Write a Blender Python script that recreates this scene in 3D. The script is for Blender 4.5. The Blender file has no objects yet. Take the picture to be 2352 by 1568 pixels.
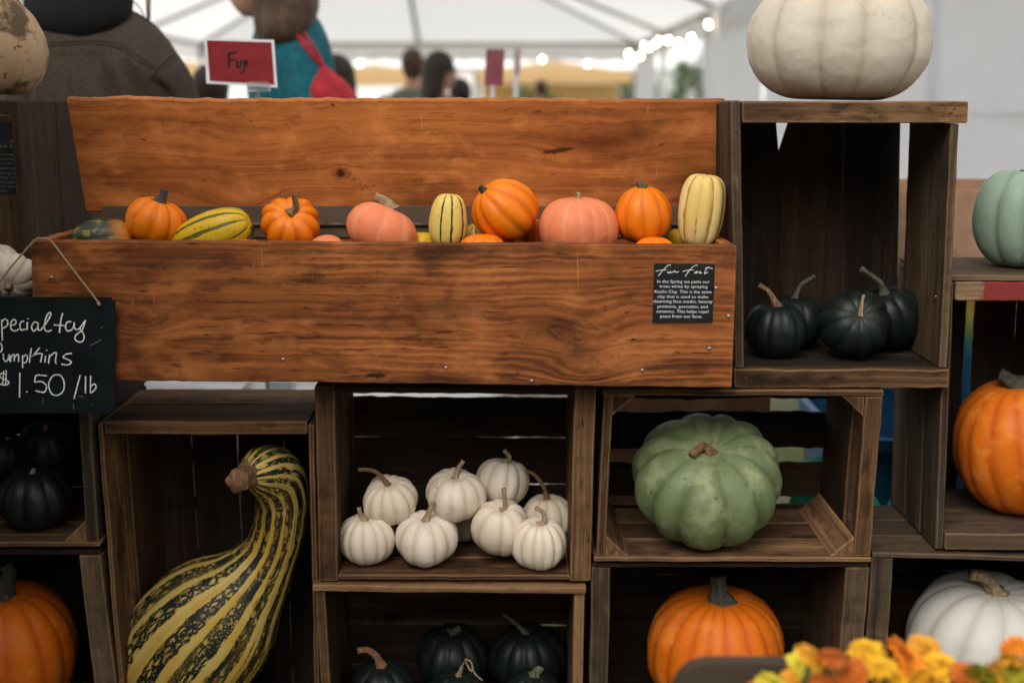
import bpy, bmesh, math, random
import numpy as np
from mathutils import Vector, Matrix, noise as mnoise
from mathutils.bvhtree import BVHTree

# ------------------------------------------------------------------ camera, sky, sun, exposure
SC = bpy.context.scene
COL = SC.collection
FPX, CX, CY = 2940.0, 1176.0, 784.0          # focal length and centre in units of a 2352-wide picture
CAM = Vector((0.0, -1.95, 1.30))
PITCH = math.atan((CY - 232.0) / FPX)
cam = bpy.data.cameras.new('camera'); camo = bpy.data.objects.new('camera', cam); COL.objects.link(camo)
camo.location = CAM; camo.rotation_euler = (math.pi / 2 - PITCH, 0, 0)
cam.sensor_width = 36; cam.lens = 45; cam.clip_start = 0.05; cam.clip_end = 600
cam.dof.use_dof = True; cam.dof.focus_distance = 1.96; cam.dof.aperture_fstop = 2.5; cam.dof.aperture_blades = 9
SC.camera = camo

SUN_EL, SUN_AZ = math.radians(47), math.radians(202)     # hazy sun in front of the stall, to the left of the camera
world = bpy.data.worlds.new('World'); SC.world = world; world.use_nodes = True
wn = world.node_tree.nodes; wl = world.node_tree.links
for n in list(wn): wn.remove(n)
sky = wn.new('ShaderNodeTexSky'); sky.sky_type = 'NISHITA'; sky.sun_disc = False
sky.sun_elevation = SUN_EL; sky.sun_rotation = SUN_AZ; sky.air_density = 1.0; sky.dust_density = 1.6; sky.ozone_density = 1.0
hs = wn.new('ShaderNodeHueSaturation'); hs.inputs['Saturation'].default_value = 0.10   # hazy overcast: nearly white sky
bg = wn.new('ShaderNodeBackground'); bg.inputs['Strength'].default_value = 0.13
wo = wn.new('ShaderNodeOutputWorld')
wl.new(sky.outputs[0], hs.inputs['Color']); wt = wn.new('ShaderNodeMix'); wt.data_type = 'RGBA'; wt.blend_type = 'MULTIPLY'; wt.inputs[0].default_value = 1.0; wt.inputs[7].default_value = (1.0, .98, .95, 1)
wl.new(hs.outputs[0], wt.inputs[6]); wl.new(wt.outputs[2], bg.inputs['Color']); wl.new(bg.outputs[0], wo.inputs['Surface'])
sl = bpy.data.lights.new('sun', 'SUN'); sl.energy = .8; sl.angle = math.radians(38); sl.color = (1.0, 0.95, 0.88)
so = bpy.data.objects.new('sun', sl); COL.objects.link(so)
sdir = Vector((math.sin(SUN_AZ) * math.cos(SUN_EL), math.cos(SUN_AZ) * math.cos(SUN_EL), math.sin(SUN_EL)))
so.rotation_euler = sdir.to_track_quat('Z', 'Y').to_euler(); so.location = (0, 0, 12)
SC.view_settings.view_transform = 'Standard'; SC.view_settings.look = 'None'
SC.view_settings.exposure = 1.1; SC.view_settings.gamma = 1.0; SC.view_settings.use_curve_mapping = False
SC.cycles.max_bounces = 8; SC.cycles.diffuse_bounces = 5; SC.cycles.sample_clamp_indirect = 6.0
SC.cycles.use_denoising = True

# ------------------------------------------------------------------ small helpers
FWD = Vector((0, math.cos(PITCH), -math.sin(PITCH))); UPV = Vector((0, math.sin(PITCH), math.cos(PITCH))); RT = Vector((1, 0, 0))
def ray(px, py): return FWD * FPX + RT * (px - CX) - UPV * (py - CY)
def P(px, py, Y):
    d = ray(px, py); return CAM + d * ((Y - CAM.y) / d.y)
def depth_of(p): return (Vector(p) - CAM).dot(FWD)
def mpp(p): return depth_of(p) / FPX            # metres per picture unit at a point
def to_px(p):
    d = Vector(p) - CAM; z = d.dot(FWD); return (CX + FPX * d.x / z, CY - FPX * d.dot(UPV) / z)
def rnd(seed): return random.Random(seed)
def sm(a, b, x):
    t = np.clip((x - a) / (b - a), 0, 1); return t * t * (3 - 2 * t)

def link(name, me, mat=None, parent=None):
    o = bpy.data.objects.new(name, me); COL.objects.link(o)
    if mat is not None and me is not None:
        me.materials.clear(); me.materials.append(mat)
    if parent is not None: o.parent = parent
    return o
def tag(o, label=None, cat=None, group=None, kind=None):
    if label: o['label'] = label
    if cat: o['category'] = cat
    if group: o['group'] = group
    if kind: o['kind'] = kind
    return o
def thing(name, loc, label, cat, group=None):
    o = bpy.data.objects.new(name, None); COL.objects.link(o); o.location = loc; o.empty_display_size = 0.05
    return tag(o, label, cat, group)
def mesh(name, verts, faces, mat, parent=None, smooth=False, attr=None):
    """verts are world coordinates; with a parent they become local to it; without one the object sits at their base"""
    v = np.asarray(verts, dtype=float)
    if parent is not None: org = np.array(parent_world(parent))
    else: org = np.array([v[:, 0].mean(), v[:, 1].mean(), v[:, 2].min()])
    v = v - org
    me = bpy.data.meshes.new(name); me.from_pydata(v.tolist(), [], faces); me.update()
    if smooth: me.polygons.foreach_set('use_smooth', [True] * len(me.polygons))
    if attr:
        for k, a in attr.items():
            at = me.attributes.new(k, 'FLOAT_VECTOR', 'POINT'); at.data.foreach_set('vector', np.asarray(a, dtype=np.float32).ravel())
    o = link(name, me, mat, parent)
    if parent is None: o.location = org
    return o
def parent_world(p):
    w = Vector(p.location)
    while p.parent is not None:
        p = p.parent; w = w + Vector(p.location)
    return w
def catmull(pts, n=8):
    p = [np.asarray(q, float) for q in pts]
    if len(p) < 3: return [p[0] + (p[-1] - p[0]) * t for t in np.linspace(0, 1, n + 1)]
    p = [2 * p[0] - p[1]] + p + [2 * p[-1] - p[-2]]; out = []
    for i in range(1, len(p) - 2):
        for k in range(n):
            t = k / n; a, b, c, d = p[i - 1:i + 3]
            out.append(.5 * (2 * b + (c - a) * t + (2 * a - 5 * b + 4 * c - d) * t * t + (3 * b - a - 3 * c + d) * t ** 3))
    out.append(p[-2]); return out
def tube_data(pts, radii, seg=8, ribs=0, amp=0.0, cap=True):
    """tube along world points; radii per point"""
    pts = [Vector(p) for p in pts]; n = len(pts); V = []; F = []
    t0 = (pts[1] - pts[0]).normalized(); ref = Vector((0, 0, 1)) if abs(t0.z) < .9 else Vector((1, 0, 0))
    x = t0.cross(ref).normalized()
    for i, p in enumerate(pts):
        t = (pts[min(i + 1, n - 1)] - pts[max(i - 1, 0)]).normalized()
        x = (x - t * x.dot(t)).normalized(); y = t.cross(x)
        for k in range(seg):
            a = 2 * math.pi * k / seg; r = radii[i] * (1 + amp * math.cos(ribs * a))
            V.append(p + x * (r * math.cos(a)) + y * (r * math.sin(a)))
    for i in range(n - 1):
        for k in range(seg):
            k2 = (k + 1) % seg; F.append((i * seg + k, i * seg + k2, (i + 1) * seg + k2, (i + 1) * seg + k))
    if cap: F.append(tuple(reversed(range(seg)))); F.append(tuple(range((n - 1) * seg, n * seg)))
    return V, F
def tube(name, pts, radii, mat, parent=None, seg=8, ribs=0, amp=0.0, smooth=True):
    if not hasattr(radii, '__len__'): radii = [radii] * len(pts)
    V, F = tube_data(pts, radii, seg, ribs, amp); return mesh(name, V, F, mat, parent, smooth)
def box_data(lo, hi):
    (a, b, c), (d, e, f) = lo, hi
    V = [(a, b, c), (d, b, c), (d, e, c), (a, e, c), (a, b, f), (d, b, f), (d, e, f), (a, e, f)]
    return V, [(0, 3, 2, 1), (4, 5, 6, 7), (0, 1, 5, 4), (1, 2, 6, 5), (2, 3, 7, 6), (3, 0, 4, 7)]
def box(name, lo, hi, mat, parent=None, bevel=0.0):
    V, F = box_data(lo, hi); o = mesh(name, V, F, mat, parent)
    if bevel: bev(o, bevel)
    return o
def bev(o, w, seg=2):
    bm = bmesh.new(); bm.from_mesh(o.data); bmesh.ops.bevel(bm, geom=list(bm.edges), offset=w, segments=seg, affect='EDGES', profile=.6)
    bm.to_mesh(o.data); bm.free()
def fbm(p, o=4):
    return mnoise.fractal(Vector(p), .6, 2.1, o)

# ------------------------------------------------------------------ materials
class NT:
    def __init__(s, name):
        s.m = bpy.data.materials.new(name); s.m.use_nodes = True; s.t = s.m.node_tree; s.t.nodes.clear()
    def n(s, typ, **kw):
        nd = s.t.nodes.new('ShaderNode' + typ)
        for k, v in kw.items():
            if k.startswith('_'): setattr(nd, k[1:], v)
        return nd
    def set(s, sock, v):
        if hasattr(v, 'links') or hasattr(v, 'is_linked'): s.t.links.new(v, sock)
        elif isinstance(v, (tuple, list)): sock.default_value = tuple(v) + ((1,) if len(v) == 3 and len(sock.default_value) == 4 else ())
        else: sock.default_value = v
    def math(s, op, a, b=0.0, clamp=False):
        nd = s.n('Math', _operation=op, _use_clamp=clamp); s.set(nd.inputs[0], a); s.set(nd.inputs[1], b); return nd.outputs[0]
    def vmul(s, v, k):
        nd = s.n('VectorMath', _operation='MULTIPLY'); s.set(nd.inputs[0], v); s.set(nd.inputs[1], k); return nd.outputs[0]
    def vadd(s, v, k):
        nd = s.n('VectorMath', _operation='ADD'); s.set(nd.inputs[0], v); s.set(nd.inputs[1], k); return nd.outputs[0]
    def noise(s, v, scale=1.0, detail=4.0, rough=.55, dist=0.0):
        nd = s.n('TexNoise'); s.set(nd.inputs['Vector'], v); nd.inputs['Scale'].default_value = scale
        nd.inputs['Detail'].default_value = detail; nd.inputs['Roughness'].default_value = rough; nd.inputs['Distortion'].default_value = dist
        return nd.outputs['Fac']
    def vor(s, v, scale, feature='F1', rand=1.0):
        nd = s.n('TexVoronoi', _feature=feature); s.set(nd.inputs['Vector'], v); nd.inputs['Scale'].default_value = scale
        nd.inputs['Randomness'].default_value = rand; return nd.outputs['Distance']
    def ramp(s, f, stops):
        nd = s.n('ValToRGB'); cr = nd.color_ramp
        while len(cr.elements) < len(stops): cr.elements.new(.5)
        for e, (p, c) in zip(cr.elements, stops): e.position = p; e.color = tuple(c) + (1,)
        s.set(nd.inputs[0], f); return nd.outputs[0]
    def rng(s, f, a, b, c=0.0, d=1.0, smooth=True):
        nd = s.n('MapRange', _interpolation_type='SMOOTHSTEP' if smooth else 'LINEAR'); s.set(nd.inputs[0], f)
        for i, v in enumerate((a, b, c, d)): nd.inputs[i + 1].default_value = v
        return nd.outputs[0]
    def mix(s, f, a, b, mode='MIX'):
        nd = s.n('Mix', _data_type='RGBA', _blend_type=mode); s.set(nd.inputs[0], f); s.set(nd.inputs[6], a); s.set(nd.inputs[7], b); return nd.outputs[2]
    def attr(s, name):
        nd = s.n('Attribute'); nd.attribute_name = name; return nd.outputs['Vector']
    def sep(s, v):
        nd = s.n('SeparateXYZ'); s.set(nd.inputs[0], v); return nd.outputs
    def obj(s): return s.n('TexCoord').outputs['Object']
    def rand(s): return s.n('ObjectInfo').outputs['Random']
    def bump(s, h, strength=.3, dist=.002):
        nd = s.n('Bump'); nd.inputs['Strength'].default_value = strength; nd.inputs['Distance'].default_value = dist; s.set(nd.inputs['Height'], h); return nd.outputs[0]
    def pbr(s, col, rough=.6, normal=None, spec=.4, metal=0.0, sss=0.0, coat=0.0, sheen=0.0, emit=None, estr=0.0):
        b = s.n('BsdfPrincipled'); s.set(b.inputs['Base Color'], col); s.set(b.inputs['Roughness'], rough)
        b.inputs['Specular IOR Level'].default_value = spec; b.inputs['Metallic'].default_value = metal
        if normal is not None: s.set(b.inputs['Normal'], normal)
        if sss: b.inputs['Subsurface Weight'].default_value = sss; b.inputs['Subsurface Radius'].default_value = (1, .5, .25); b.inputs['Subsurface Scale'].default_value = .008
        if coat: b.inputs['Coat Weight'].default_value = coat; b.inputs['Coat Roughness'].default_value = .25
        if sheen: b.inputs['Sheen Weight'].default_value = sheen
        if emit is not None: s.set(b.inputs['Emission Color'], emit); b.inputs['Emission Strength'].default_value = estr
        o = s.n('OutputMaterial'); s.t.links.new(b.outputs[0], o.inputs[0]); s.b = b; return s.m
MC = {}
def plain(name, col, rough=.7, var=.25, scale=40., spec=.3, metal=0.0, bump=.15, **kw):
    if name in MC: return MC[name]
    m = NT(name); o = m.obj(); f = m.noise(o, scale, 5)
    c = m.mix(m.rng(f, .3, .7), tuple(x * (1 - var) for x in col), tuple(min(1, x * (1 + var)) for x in col))
    MC[name] = m.pbr(c, rough, m.bump(f, bump, .001), spec, metal, **kw); return MC[name]

def wood(name, dark, mid, light, ring=.012, stain=.5, grey=0.0, wear=.5, fine=1.0, rough=.72, vary=.5, scratch=0.0, bandw=.10, streakw=.44, cloud=.0, fleck=.5, dirt=0.0):
    m = NT(name); g = m.attr('g'); g0 = m.attr('g0'); rn = m.rand()
    fineg = m.noise(m.vmul(g, (3.5, 260, 260)), 1, 6, .65)
    streak = m.noise(m.vmul(g, (2.2, 70, 70)), 1, 4, .55)
    broad = m.noise(m.vmul(g, (1.6, 16, 16)), 1, 3, .5)
    t = m.sep(g)[1]
    irr = m.noise(m.vmul(g, (.25, 22, 22)), 1, 2, .5)
    tt = m.math('ADD', t, m.math('ADD', m.math('MULTIPLY', irr, ring * 2.6), m.math('MULTIPLY', broad, ring * .9)))
    band = m.math('SINE', m.math('MULTIPLY', tt, 2 * math.pi / ring))
    band = m.math('POWER', m.rng(band, -1.0, 1.0, smooth=False), 1.6)
    patch_ = m.rng(m.noise(m.vadd(m.vmul(g, (2.5, 9, 9)), (4.4, 8.8, 2.2)), 1, 2), .38, .62, .25, 1.0)
    f = m.math('ADD', m.math('MULTIPLY', m.math('MULTIPLY', band, patch_), bandw), m.math('ADD', m.math('ADD', m.math('MULTIPLY', streak, streakw), (.44 - streakw) * .5), m.math('MULTIPLY', fineg, .34 * fine)))
    f = m.math('ADD', f, m.math('MULTIPLY', m.math('SUBTRACT', broad, .5), .35))
    f = m.math('ADD', f, m.math('MULTIPLY', m.math('SUBTRACT', rn, .5), vary * .3))
    c = m.ramp(f, [(.24, dark), (.46, mid), (.70, light)])
    st = m.noise(m.vadd(m.vmul(g0, (5, 13, 13)), (3.1, 7.7, 1.3)), 1, 5, .62)
    c = m.mix(m.math('MULTIPLY', m.rng(st, .54, .72), stain), c, tuple(x * .28 for x in dark))
    st2 = m.noise(m.vadd(m.vmul(g0, (17, 48, 48)), (6.1, 1.7, 8.3)), 1, 5, .65)
    c = m.mix(m.math('MULTIPLY', m.rng(st2, .53, .70), stain * .75), c, tuple(x * .35 for x in dark))
    fk = m.noise(m.vadd(m.vmul(g, (16, 210, 210)), (2.2, 3.3, 9.9)), 1, 3, .55)
    c = m.mix(m.math('MULTIPLY', m.rng(fk, .60, .70), fleck), c, tuple(x * .6 for x in dark))
    if cloud:
        cl = m.noise(m.vadd(m.vmul(g0, (9, 16, 16)), (5.5, 2.1, 7.7)), 1, 6, .62)
        c = m.mix(m.math('MULTIPLY', m.rng(cl, .48, .70), cloud), c, tuple(min(1, x * 1.25) for x in light)); c = m.mix(m.math('MULTIPLY', m.rng(cl, .46, .28), cloud * .7), c, tuple((a + b) * .5 for a, b in zip(dark, mid)))
    pale = m.noise(m.vadd(m.vmul(g0, (7, 26, 26)), (9.1, 2.7, 5.3)), 1, 5, .6)
    c = m.mix(m.math('MULTIPLY', m.rng(pale, .6, .76), .35), c, tuple(min(1, x * 1.5) for x in light))
    if grey:
        gf = m.rng(m.noise(m.vmul(g0, (2, 9, 9)), 1, 4), .35, .7)
        c = m.mix(m.math('MULTIPLY', gf, grey), c, (mid[0] * .85, mid[0] * .76, mid[0] * .66))
    pit = m.noise(m.vmul(g, (45, 190, 190)), 1, 2, .5)
    c = m.mix(m.rng(pit, .69, .78), c, tuple(x * .35 for x in dark))
    if scratch:
        sc = m.noise(m.vadd(m.vmul(g0, (190, 14, 14)), (1.7, 4.1, 0)), 1, 2, .5)
        sg = m.rng(m.noise(m.vmul(g0, (9, 9, 9)), 1, 2), .56, .66)
        c = m.mix(m.math('MULTIPLY', m.math('MULTIPLY', m.rng(sc, .66, .74), sg), scratch), c, tuple(min(1, x * 2.0) for x in light))
    if dirt:
        d1 = m.noise(m.vadd(m.vmul(g0, (3.2, 8, 8)), (1.1, 6.6, 4.2)), 1, 5, .62); d2 = m.noise(m.vmul(g0, (30, 70, 70)), 1, 3, .6)
        c = m.mix(m.math('MULTIPLY', m.rng(m.math('ADD', d1, m.math('MULTIPLY', m.math('SUBTRACT', d2, .5), .25)), .48, .68), dirt), c, tuple(x * .8 for x in dark))
    dk = m.sep(m.attr('dk'))
    dkn = m.math('MULTIPLY', dk[0], m.rng(m.noise(m.vmul(g, (14, 60, 60)), 1, 4, .6), .25, .6, .45, 1.0))
    c = m.mix(m.math('MAXIMUM', dkn, dk[1]), c, tuple(x * .30 for x in dark))
    if wear:
        bv = m.n('Bevel', _samples=4); bv.inputs['Radius'].default_value = .0035
        ge = m.n('NewGeometry'); dt = m.n('VectorMath', _operation='DOT_PRODUCT')
        m.t.links.new(bv.outputs[0], dt.inputs[0]); m.t.links.new(ge.outputs['Normal'], dt.inputs[1])
        e = m.rng(m.math('ADD', m.math('SUBTRACT', 1.0, dt.outputs['Value']), m.math('MULTIPLY', m.math('SUBTRACT', streak, .5), .16)), .03, .16)
        c = m.mix(m.math('MULTIPLY', e, wear), c, tuple(min(1, x * 1.5) for x in light))
    h = m.math('ADD', m.math('MULTIPLY', f, .8), m.math('MULTIPLY', pit, .35))
    return m.pbr(c, m.rng(f, .2, .8, rough - .06, rough + .12), m.bump(h, .45, .0016), .2)

W_BOX = wood('box wood', (.058, .016, .0048), (.265, .081, .0195), (.47, .168, .047), ring=.0115, stain=.75, wear=.45, vary=.1, scratch=.22, rough=.68, bandw=.15, cloud=.45, fleck=.9, dirt=.55)
W_LID = wood('lid wood', (.18, .049, .012), (.54, .172, .040), (.66, .235, .066), ring=.026, stain=.5, wear=.45, fine=.9, vary=.1, scratch=.3, rough=.66, bandw=.06, streakw=.24, cloud=.55, fleck=.45, dirt=.35)
W_CRATE = wood('crate wood', (.018, .0085, .004), (.102, .050, .0215), (.29, .160, .074), stain=.9, wear=1.0, dirt=.5, vary=1.0)
W_DARK = wood('dark crate wood', (.009, .005, .003), (.029, .0165, .0095), (.066, .038, .021), stain=.6, wear=.4, rough=.85)  # dark aged wood, darkened further so interior shade is partly in the colour
W_GREY = wood('grey crate wood', (.022, .0135, .008), (.092, .055, .029), (.22, .145, .082), stain=.75, grey=.2, wear=.85, dirt=.45, vary=.9)

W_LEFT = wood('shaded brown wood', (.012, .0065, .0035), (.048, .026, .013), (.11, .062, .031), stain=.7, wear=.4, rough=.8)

def gourd_mat(name, col, groove, gpow=1.0, gamt=.8, mott=None, mscale=25., mamt=.4, mlo=.5, mhi=.7, speck=None, sscale=90., sthr=.7, rough=.42, spec=.45, bump=.12, sss=.08, base=None, fine=.12, rtint=None, scar=(.30, .18, .08), samt=.55):
    """procedural skin: pk = (groove 0..1, cos of polar angle, random)"""
    m = NT(name); o = m.obj(); pk = m.attr('pk'); s = m.sep(pk); rn = m.rand()
    off = m.n('CombineXYZ'); m.t.links.new(rn, off.inputs[0]); m.t.links.new(rn, off.inputs[1]); ov = m.vadd(o, m.vmul(off.outputs[0], (7, 3, 1)))
    gv = m.math('POWER', s[0], gpow, True)
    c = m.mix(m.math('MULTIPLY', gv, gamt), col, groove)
    if rtint is not None: c = m.mix(m.math('MULTIPLY', rn, .5), c, rtint)
    f = m.noise(ov, 60, 6, .6)
    c = m.mix(m.math('MULTIPLY', m.math('ABSOLUTE', m.math('SUBTRACT', f, .5)), fine * 6, True), c, tuple(x * .55 for x in col))
    if base is not None: c = m.mix(m.rng(s[1], -.2, -.95), c, base)
    if mott is not None:
        mn = m.noise(ov, mscale, 6, .62)
        c = m.mix(m.math('MULTIPLY', m.rng(mn, mlo, mhi), mamt), c, mott)
    if speck is not None:
        sn = m.noise(ov, sscale, 3, .5)
        c = m.mix(m.rng(sn, sthr, sthr + .05), c, speck)
    if samt:
        sc = m.noise(ov, 34, 5, .6, 1.2); sm1 = m.noise(m.vadd(ov, (3.3, 1.1, 7.7)), 13, 2)
        line = m.math('MULTIPLY', m.rng(m.math('ABSOLUTE', m.math('SUBTRACT', sc, .5)), .016, .004), m.rng(sm1, .56, .64))
        pore = m.rng(m.noise(m.vadd(ov, (8.1, 2.2, 4.4)), 210, 2, .5), .70, .76)
        c = m.mix(m.math('MULTIPLY', m.math('MAXIMUM', line, m.math('MULTIPLY', pore, .55)), samt), c, scar)
    big = m.noise(ov, 9, 3)
    h = m.math('ADD', m.math('MULTIPLY', f, .4), m.math('MULTIPLY', big, 1.0))
    return m.pbr(c, m.rng(f, .3, .7, rough - .06, rough + .1), m.bump(h, bump, .004), spec, sss=sss)

def stripe_mat(name, col, dark, n_lo=.35, n_hi=.5, rough=.42, lace=0.0, dots=0.0, col2=None, lscale=130., thin=0.0, soft=.9):
    """stripes follow st.x (1 in the middle of a dark stripe), st.z finer secondary lines; sv is stretched along the fruit"""
    m = NT(name); o = m.obj(); st = m.sep(m.attr('st')); pk = m.sep(m.attr('pk')); sv = m.attr('sv')
    w = m.noise(sv, 70, 4, .65); w2 = m.noise(sv, 230, 3, .65); lowf = m.noise(sv, 22, 3)
    jit = m.math('ADD', m.math('MULTIPLY', m.math('SUBTRACT', w, .5), soft * 1.5), m.math('MULTIPLY', m.math('SUBTRACT', w2, .5), soft))
    v = m.math('ADD', st[0], m.math('ADD', jit, m.math('MULTIPLY', m.math('SUBTRACT', lowf, .5), soft)))
    msk = m.rng(v, n_lo, n_hi)
    c0 = col if col2 is None else m.mix(m.rng(m.noise(o, 12, 3), .35, .65), col, col2)
    if lace:
        ld = m.vor(sv, lscale, 'DISTANCE_TO_EDGE'); lw = m.noise(sv, 45, 3, .6); ld2 = m.vor(sv, lscale * 2.3, 'DISTANCE_TO_EDGE')
        cell = m.math('MAXIMUM', m.rng(ld, .17, .26), m.math('MULTIPLY', m.rng(ld2, .20, .30), .8))
        cell = m.math('MULTIPLY', cell, m.rng(lw, .36, .56))
        msk = m.math('MULTIPLY', msk, m.math('SUBTRACT', 1.0, m.math('MULTIPLY', cell, lace)))
    if thin:
        tv = m.math('ADD', st[2], m.math('MULTIPLY', jit, .8)); msk = m.math('MAXIMUM', msk, m.math('MULTIPLY', m.math('MULTIPLY', m.rng(tv, .72, .9), m.rng(lowf, .48, .58)), thin))
    if dots:
        dn = m.noise(o, 150, 3, .6); msk = m.math('MAXIMUM', msk, m.math('MULTIPLY', m.rng(dn, .63, .68), dots))
    c = m.mix(msk, c0, dark)
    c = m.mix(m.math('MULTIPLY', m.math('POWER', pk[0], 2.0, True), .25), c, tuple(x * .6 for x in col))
    return m.pbr(c, rough, m.bump(m.noise(o, 18, 4), .12, .004), .28, sss=.04)

def stem_mat(name, a, b):
    m = NT(name); o = m.obj(); f = m.noise(m.vmul(o, (1, 1, .35)), 220, 5, .6); g = m.noise(o, 40, 3)
    c = m.mix(m.rng(f, .3, .7), a, b); c = m.mix(m.math('MULTIPLY', m.rng(g, .5, .7), .6), c, tuple(x * .5 for x in a))
    return m.pbr(c, .8, m.bump(f, .6, .002), .2)
S_TAN = stem_mat('tan stem', (.22, .15, .08), (.42, .31, .19))
S_GREEN = stem_mat('green grey stem', (.05, .058, .04), (.13, .135, .095))
S_BROWN = stem_mat('brown stem', (.11, .058, .03), (.29, .16, .085))
S_CORK = stem_mat('corky stem', (.20, .135, .075), (.40, .29, .17))
S_DARK = stem_mat('dark stem', (.03, .032, .024), (.085, .085, .06))

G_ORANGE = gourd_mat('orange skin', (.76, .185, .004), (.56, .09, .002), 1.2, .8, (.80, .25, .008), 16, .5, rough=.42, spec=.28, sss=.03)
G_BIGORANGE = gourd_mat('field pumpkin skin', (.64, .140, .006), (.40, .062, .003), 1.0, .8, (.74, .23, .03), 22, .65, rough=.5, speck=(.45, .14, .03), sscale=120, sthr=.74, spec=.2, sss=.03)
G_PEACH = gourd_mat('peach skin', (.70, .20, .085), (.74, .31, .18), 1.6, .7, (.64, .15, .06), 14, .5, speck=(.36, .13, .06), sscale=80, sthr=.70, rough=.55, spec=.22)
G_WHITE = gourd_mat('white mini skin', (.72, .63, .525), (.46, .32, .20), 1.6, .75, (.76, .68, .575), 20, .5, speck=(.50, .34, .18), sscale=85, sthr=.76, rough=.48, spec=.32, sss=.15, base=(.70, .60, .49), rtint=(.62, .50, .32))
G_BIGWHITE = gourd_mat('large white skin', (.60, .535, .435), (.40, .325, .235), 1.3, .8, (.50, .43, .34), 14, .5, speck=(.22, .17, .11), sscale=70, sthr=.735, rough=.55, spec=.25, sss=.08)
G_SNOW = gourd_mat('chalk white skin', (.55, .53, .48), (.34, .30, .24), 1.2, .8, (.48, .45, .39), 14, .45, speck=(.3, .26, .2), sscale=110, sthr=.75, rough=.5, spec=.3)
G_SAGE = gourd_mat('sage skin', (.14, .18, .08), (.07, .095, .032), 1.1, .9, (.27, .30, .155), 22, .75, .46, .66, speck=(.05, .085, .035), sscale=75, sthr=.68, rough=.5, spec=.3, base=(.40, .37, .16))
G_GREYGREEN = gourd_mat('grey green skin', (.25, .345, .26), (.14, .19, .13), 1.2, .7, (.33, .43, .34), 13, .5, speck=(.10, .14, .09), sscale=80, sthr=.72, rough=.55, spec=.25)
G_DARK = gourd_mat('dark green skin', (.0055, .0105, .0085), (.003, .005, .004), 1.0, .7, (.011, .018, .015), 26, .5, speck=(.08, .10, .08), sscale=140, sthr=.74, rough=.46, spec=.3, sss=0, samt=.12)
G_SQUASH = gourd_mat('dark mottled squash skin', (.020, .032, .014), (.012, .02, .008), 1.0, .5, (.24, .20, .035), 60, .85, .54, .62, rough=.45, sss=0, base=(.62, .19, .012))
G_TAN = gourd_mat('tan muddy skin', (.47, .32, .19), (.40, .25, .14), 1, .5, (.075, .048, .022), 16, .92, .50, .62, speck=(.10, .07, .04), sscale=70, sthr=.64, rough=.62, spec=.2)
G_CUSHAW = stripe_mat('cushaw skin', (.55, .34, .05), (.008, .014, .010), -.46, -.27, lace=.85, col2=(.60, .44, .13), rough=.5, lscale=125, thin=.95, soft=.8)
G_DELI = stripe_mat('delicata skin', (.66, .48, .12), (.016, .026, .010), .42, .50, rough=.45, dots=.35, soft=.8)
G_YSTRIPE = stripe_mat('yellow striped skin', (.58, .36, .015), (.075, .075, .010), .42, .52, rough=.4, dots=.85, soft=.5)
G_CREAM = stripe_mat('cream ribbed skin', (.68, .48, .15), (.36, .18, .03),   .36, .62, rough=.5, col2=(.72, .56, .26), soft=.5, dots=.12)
# ------------------------------------------------------------------ boards, crates
class Hex:
    """a slightly out-of-square box: four front corners and a depth; u right, v up, w back (metres)"""
    def __init__(s, TL, TR, BR, BL, depth, back=None):
        s.c = [np.array(q) for q in (TL, TR, BR, BL)]
        s.U = float((np.linalg.norm(s.c[1] - s.c[0]) + np.linalg.norm(s.c[2] - s.c[3])) / 2)
        s.V = float((np.linalg.norm(s.c[0] - s.c[3]) + np.linalg.norm(s.c[1] - s.c[2])) / 2)
        s.D = depth; s.bk = np.array(back if back is not None else (0, 1, 0), float)
    def pt(s, uvw):
        uvw = np.atleast_2d(np.asarray(uvw, float)); u = uvw[:, :1] / s.U; v = uvw[:, 1:2] / s.V
        f = (s.c[0] * (1 - u) + s.c[1] * u) * v + (s.c[3] * (1 - u) + s.c[2] * u) * (1 - v)
        return f + uvw[:, 2:] * s.bk
    def uv(s, px, py, w=0.0):
        """u, v of the picture point px, py on the plane at depth w"""
        q = np.array(P(px, py, s.c[3][1] + w)); u, v = s.U / 2, s.V / 2
        for _ in range(6):
            c = s.pt((u, v, w))[0]; u += q[0] - c[0]; v += q[2] - c[2]
        return u, v
def hexpx(TL, TR, BR, BL, Yf, depth):
    return Hex(*[P(x, y, Yf) for x, y in (TL, TR, BR, BL)], depth)

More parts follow.
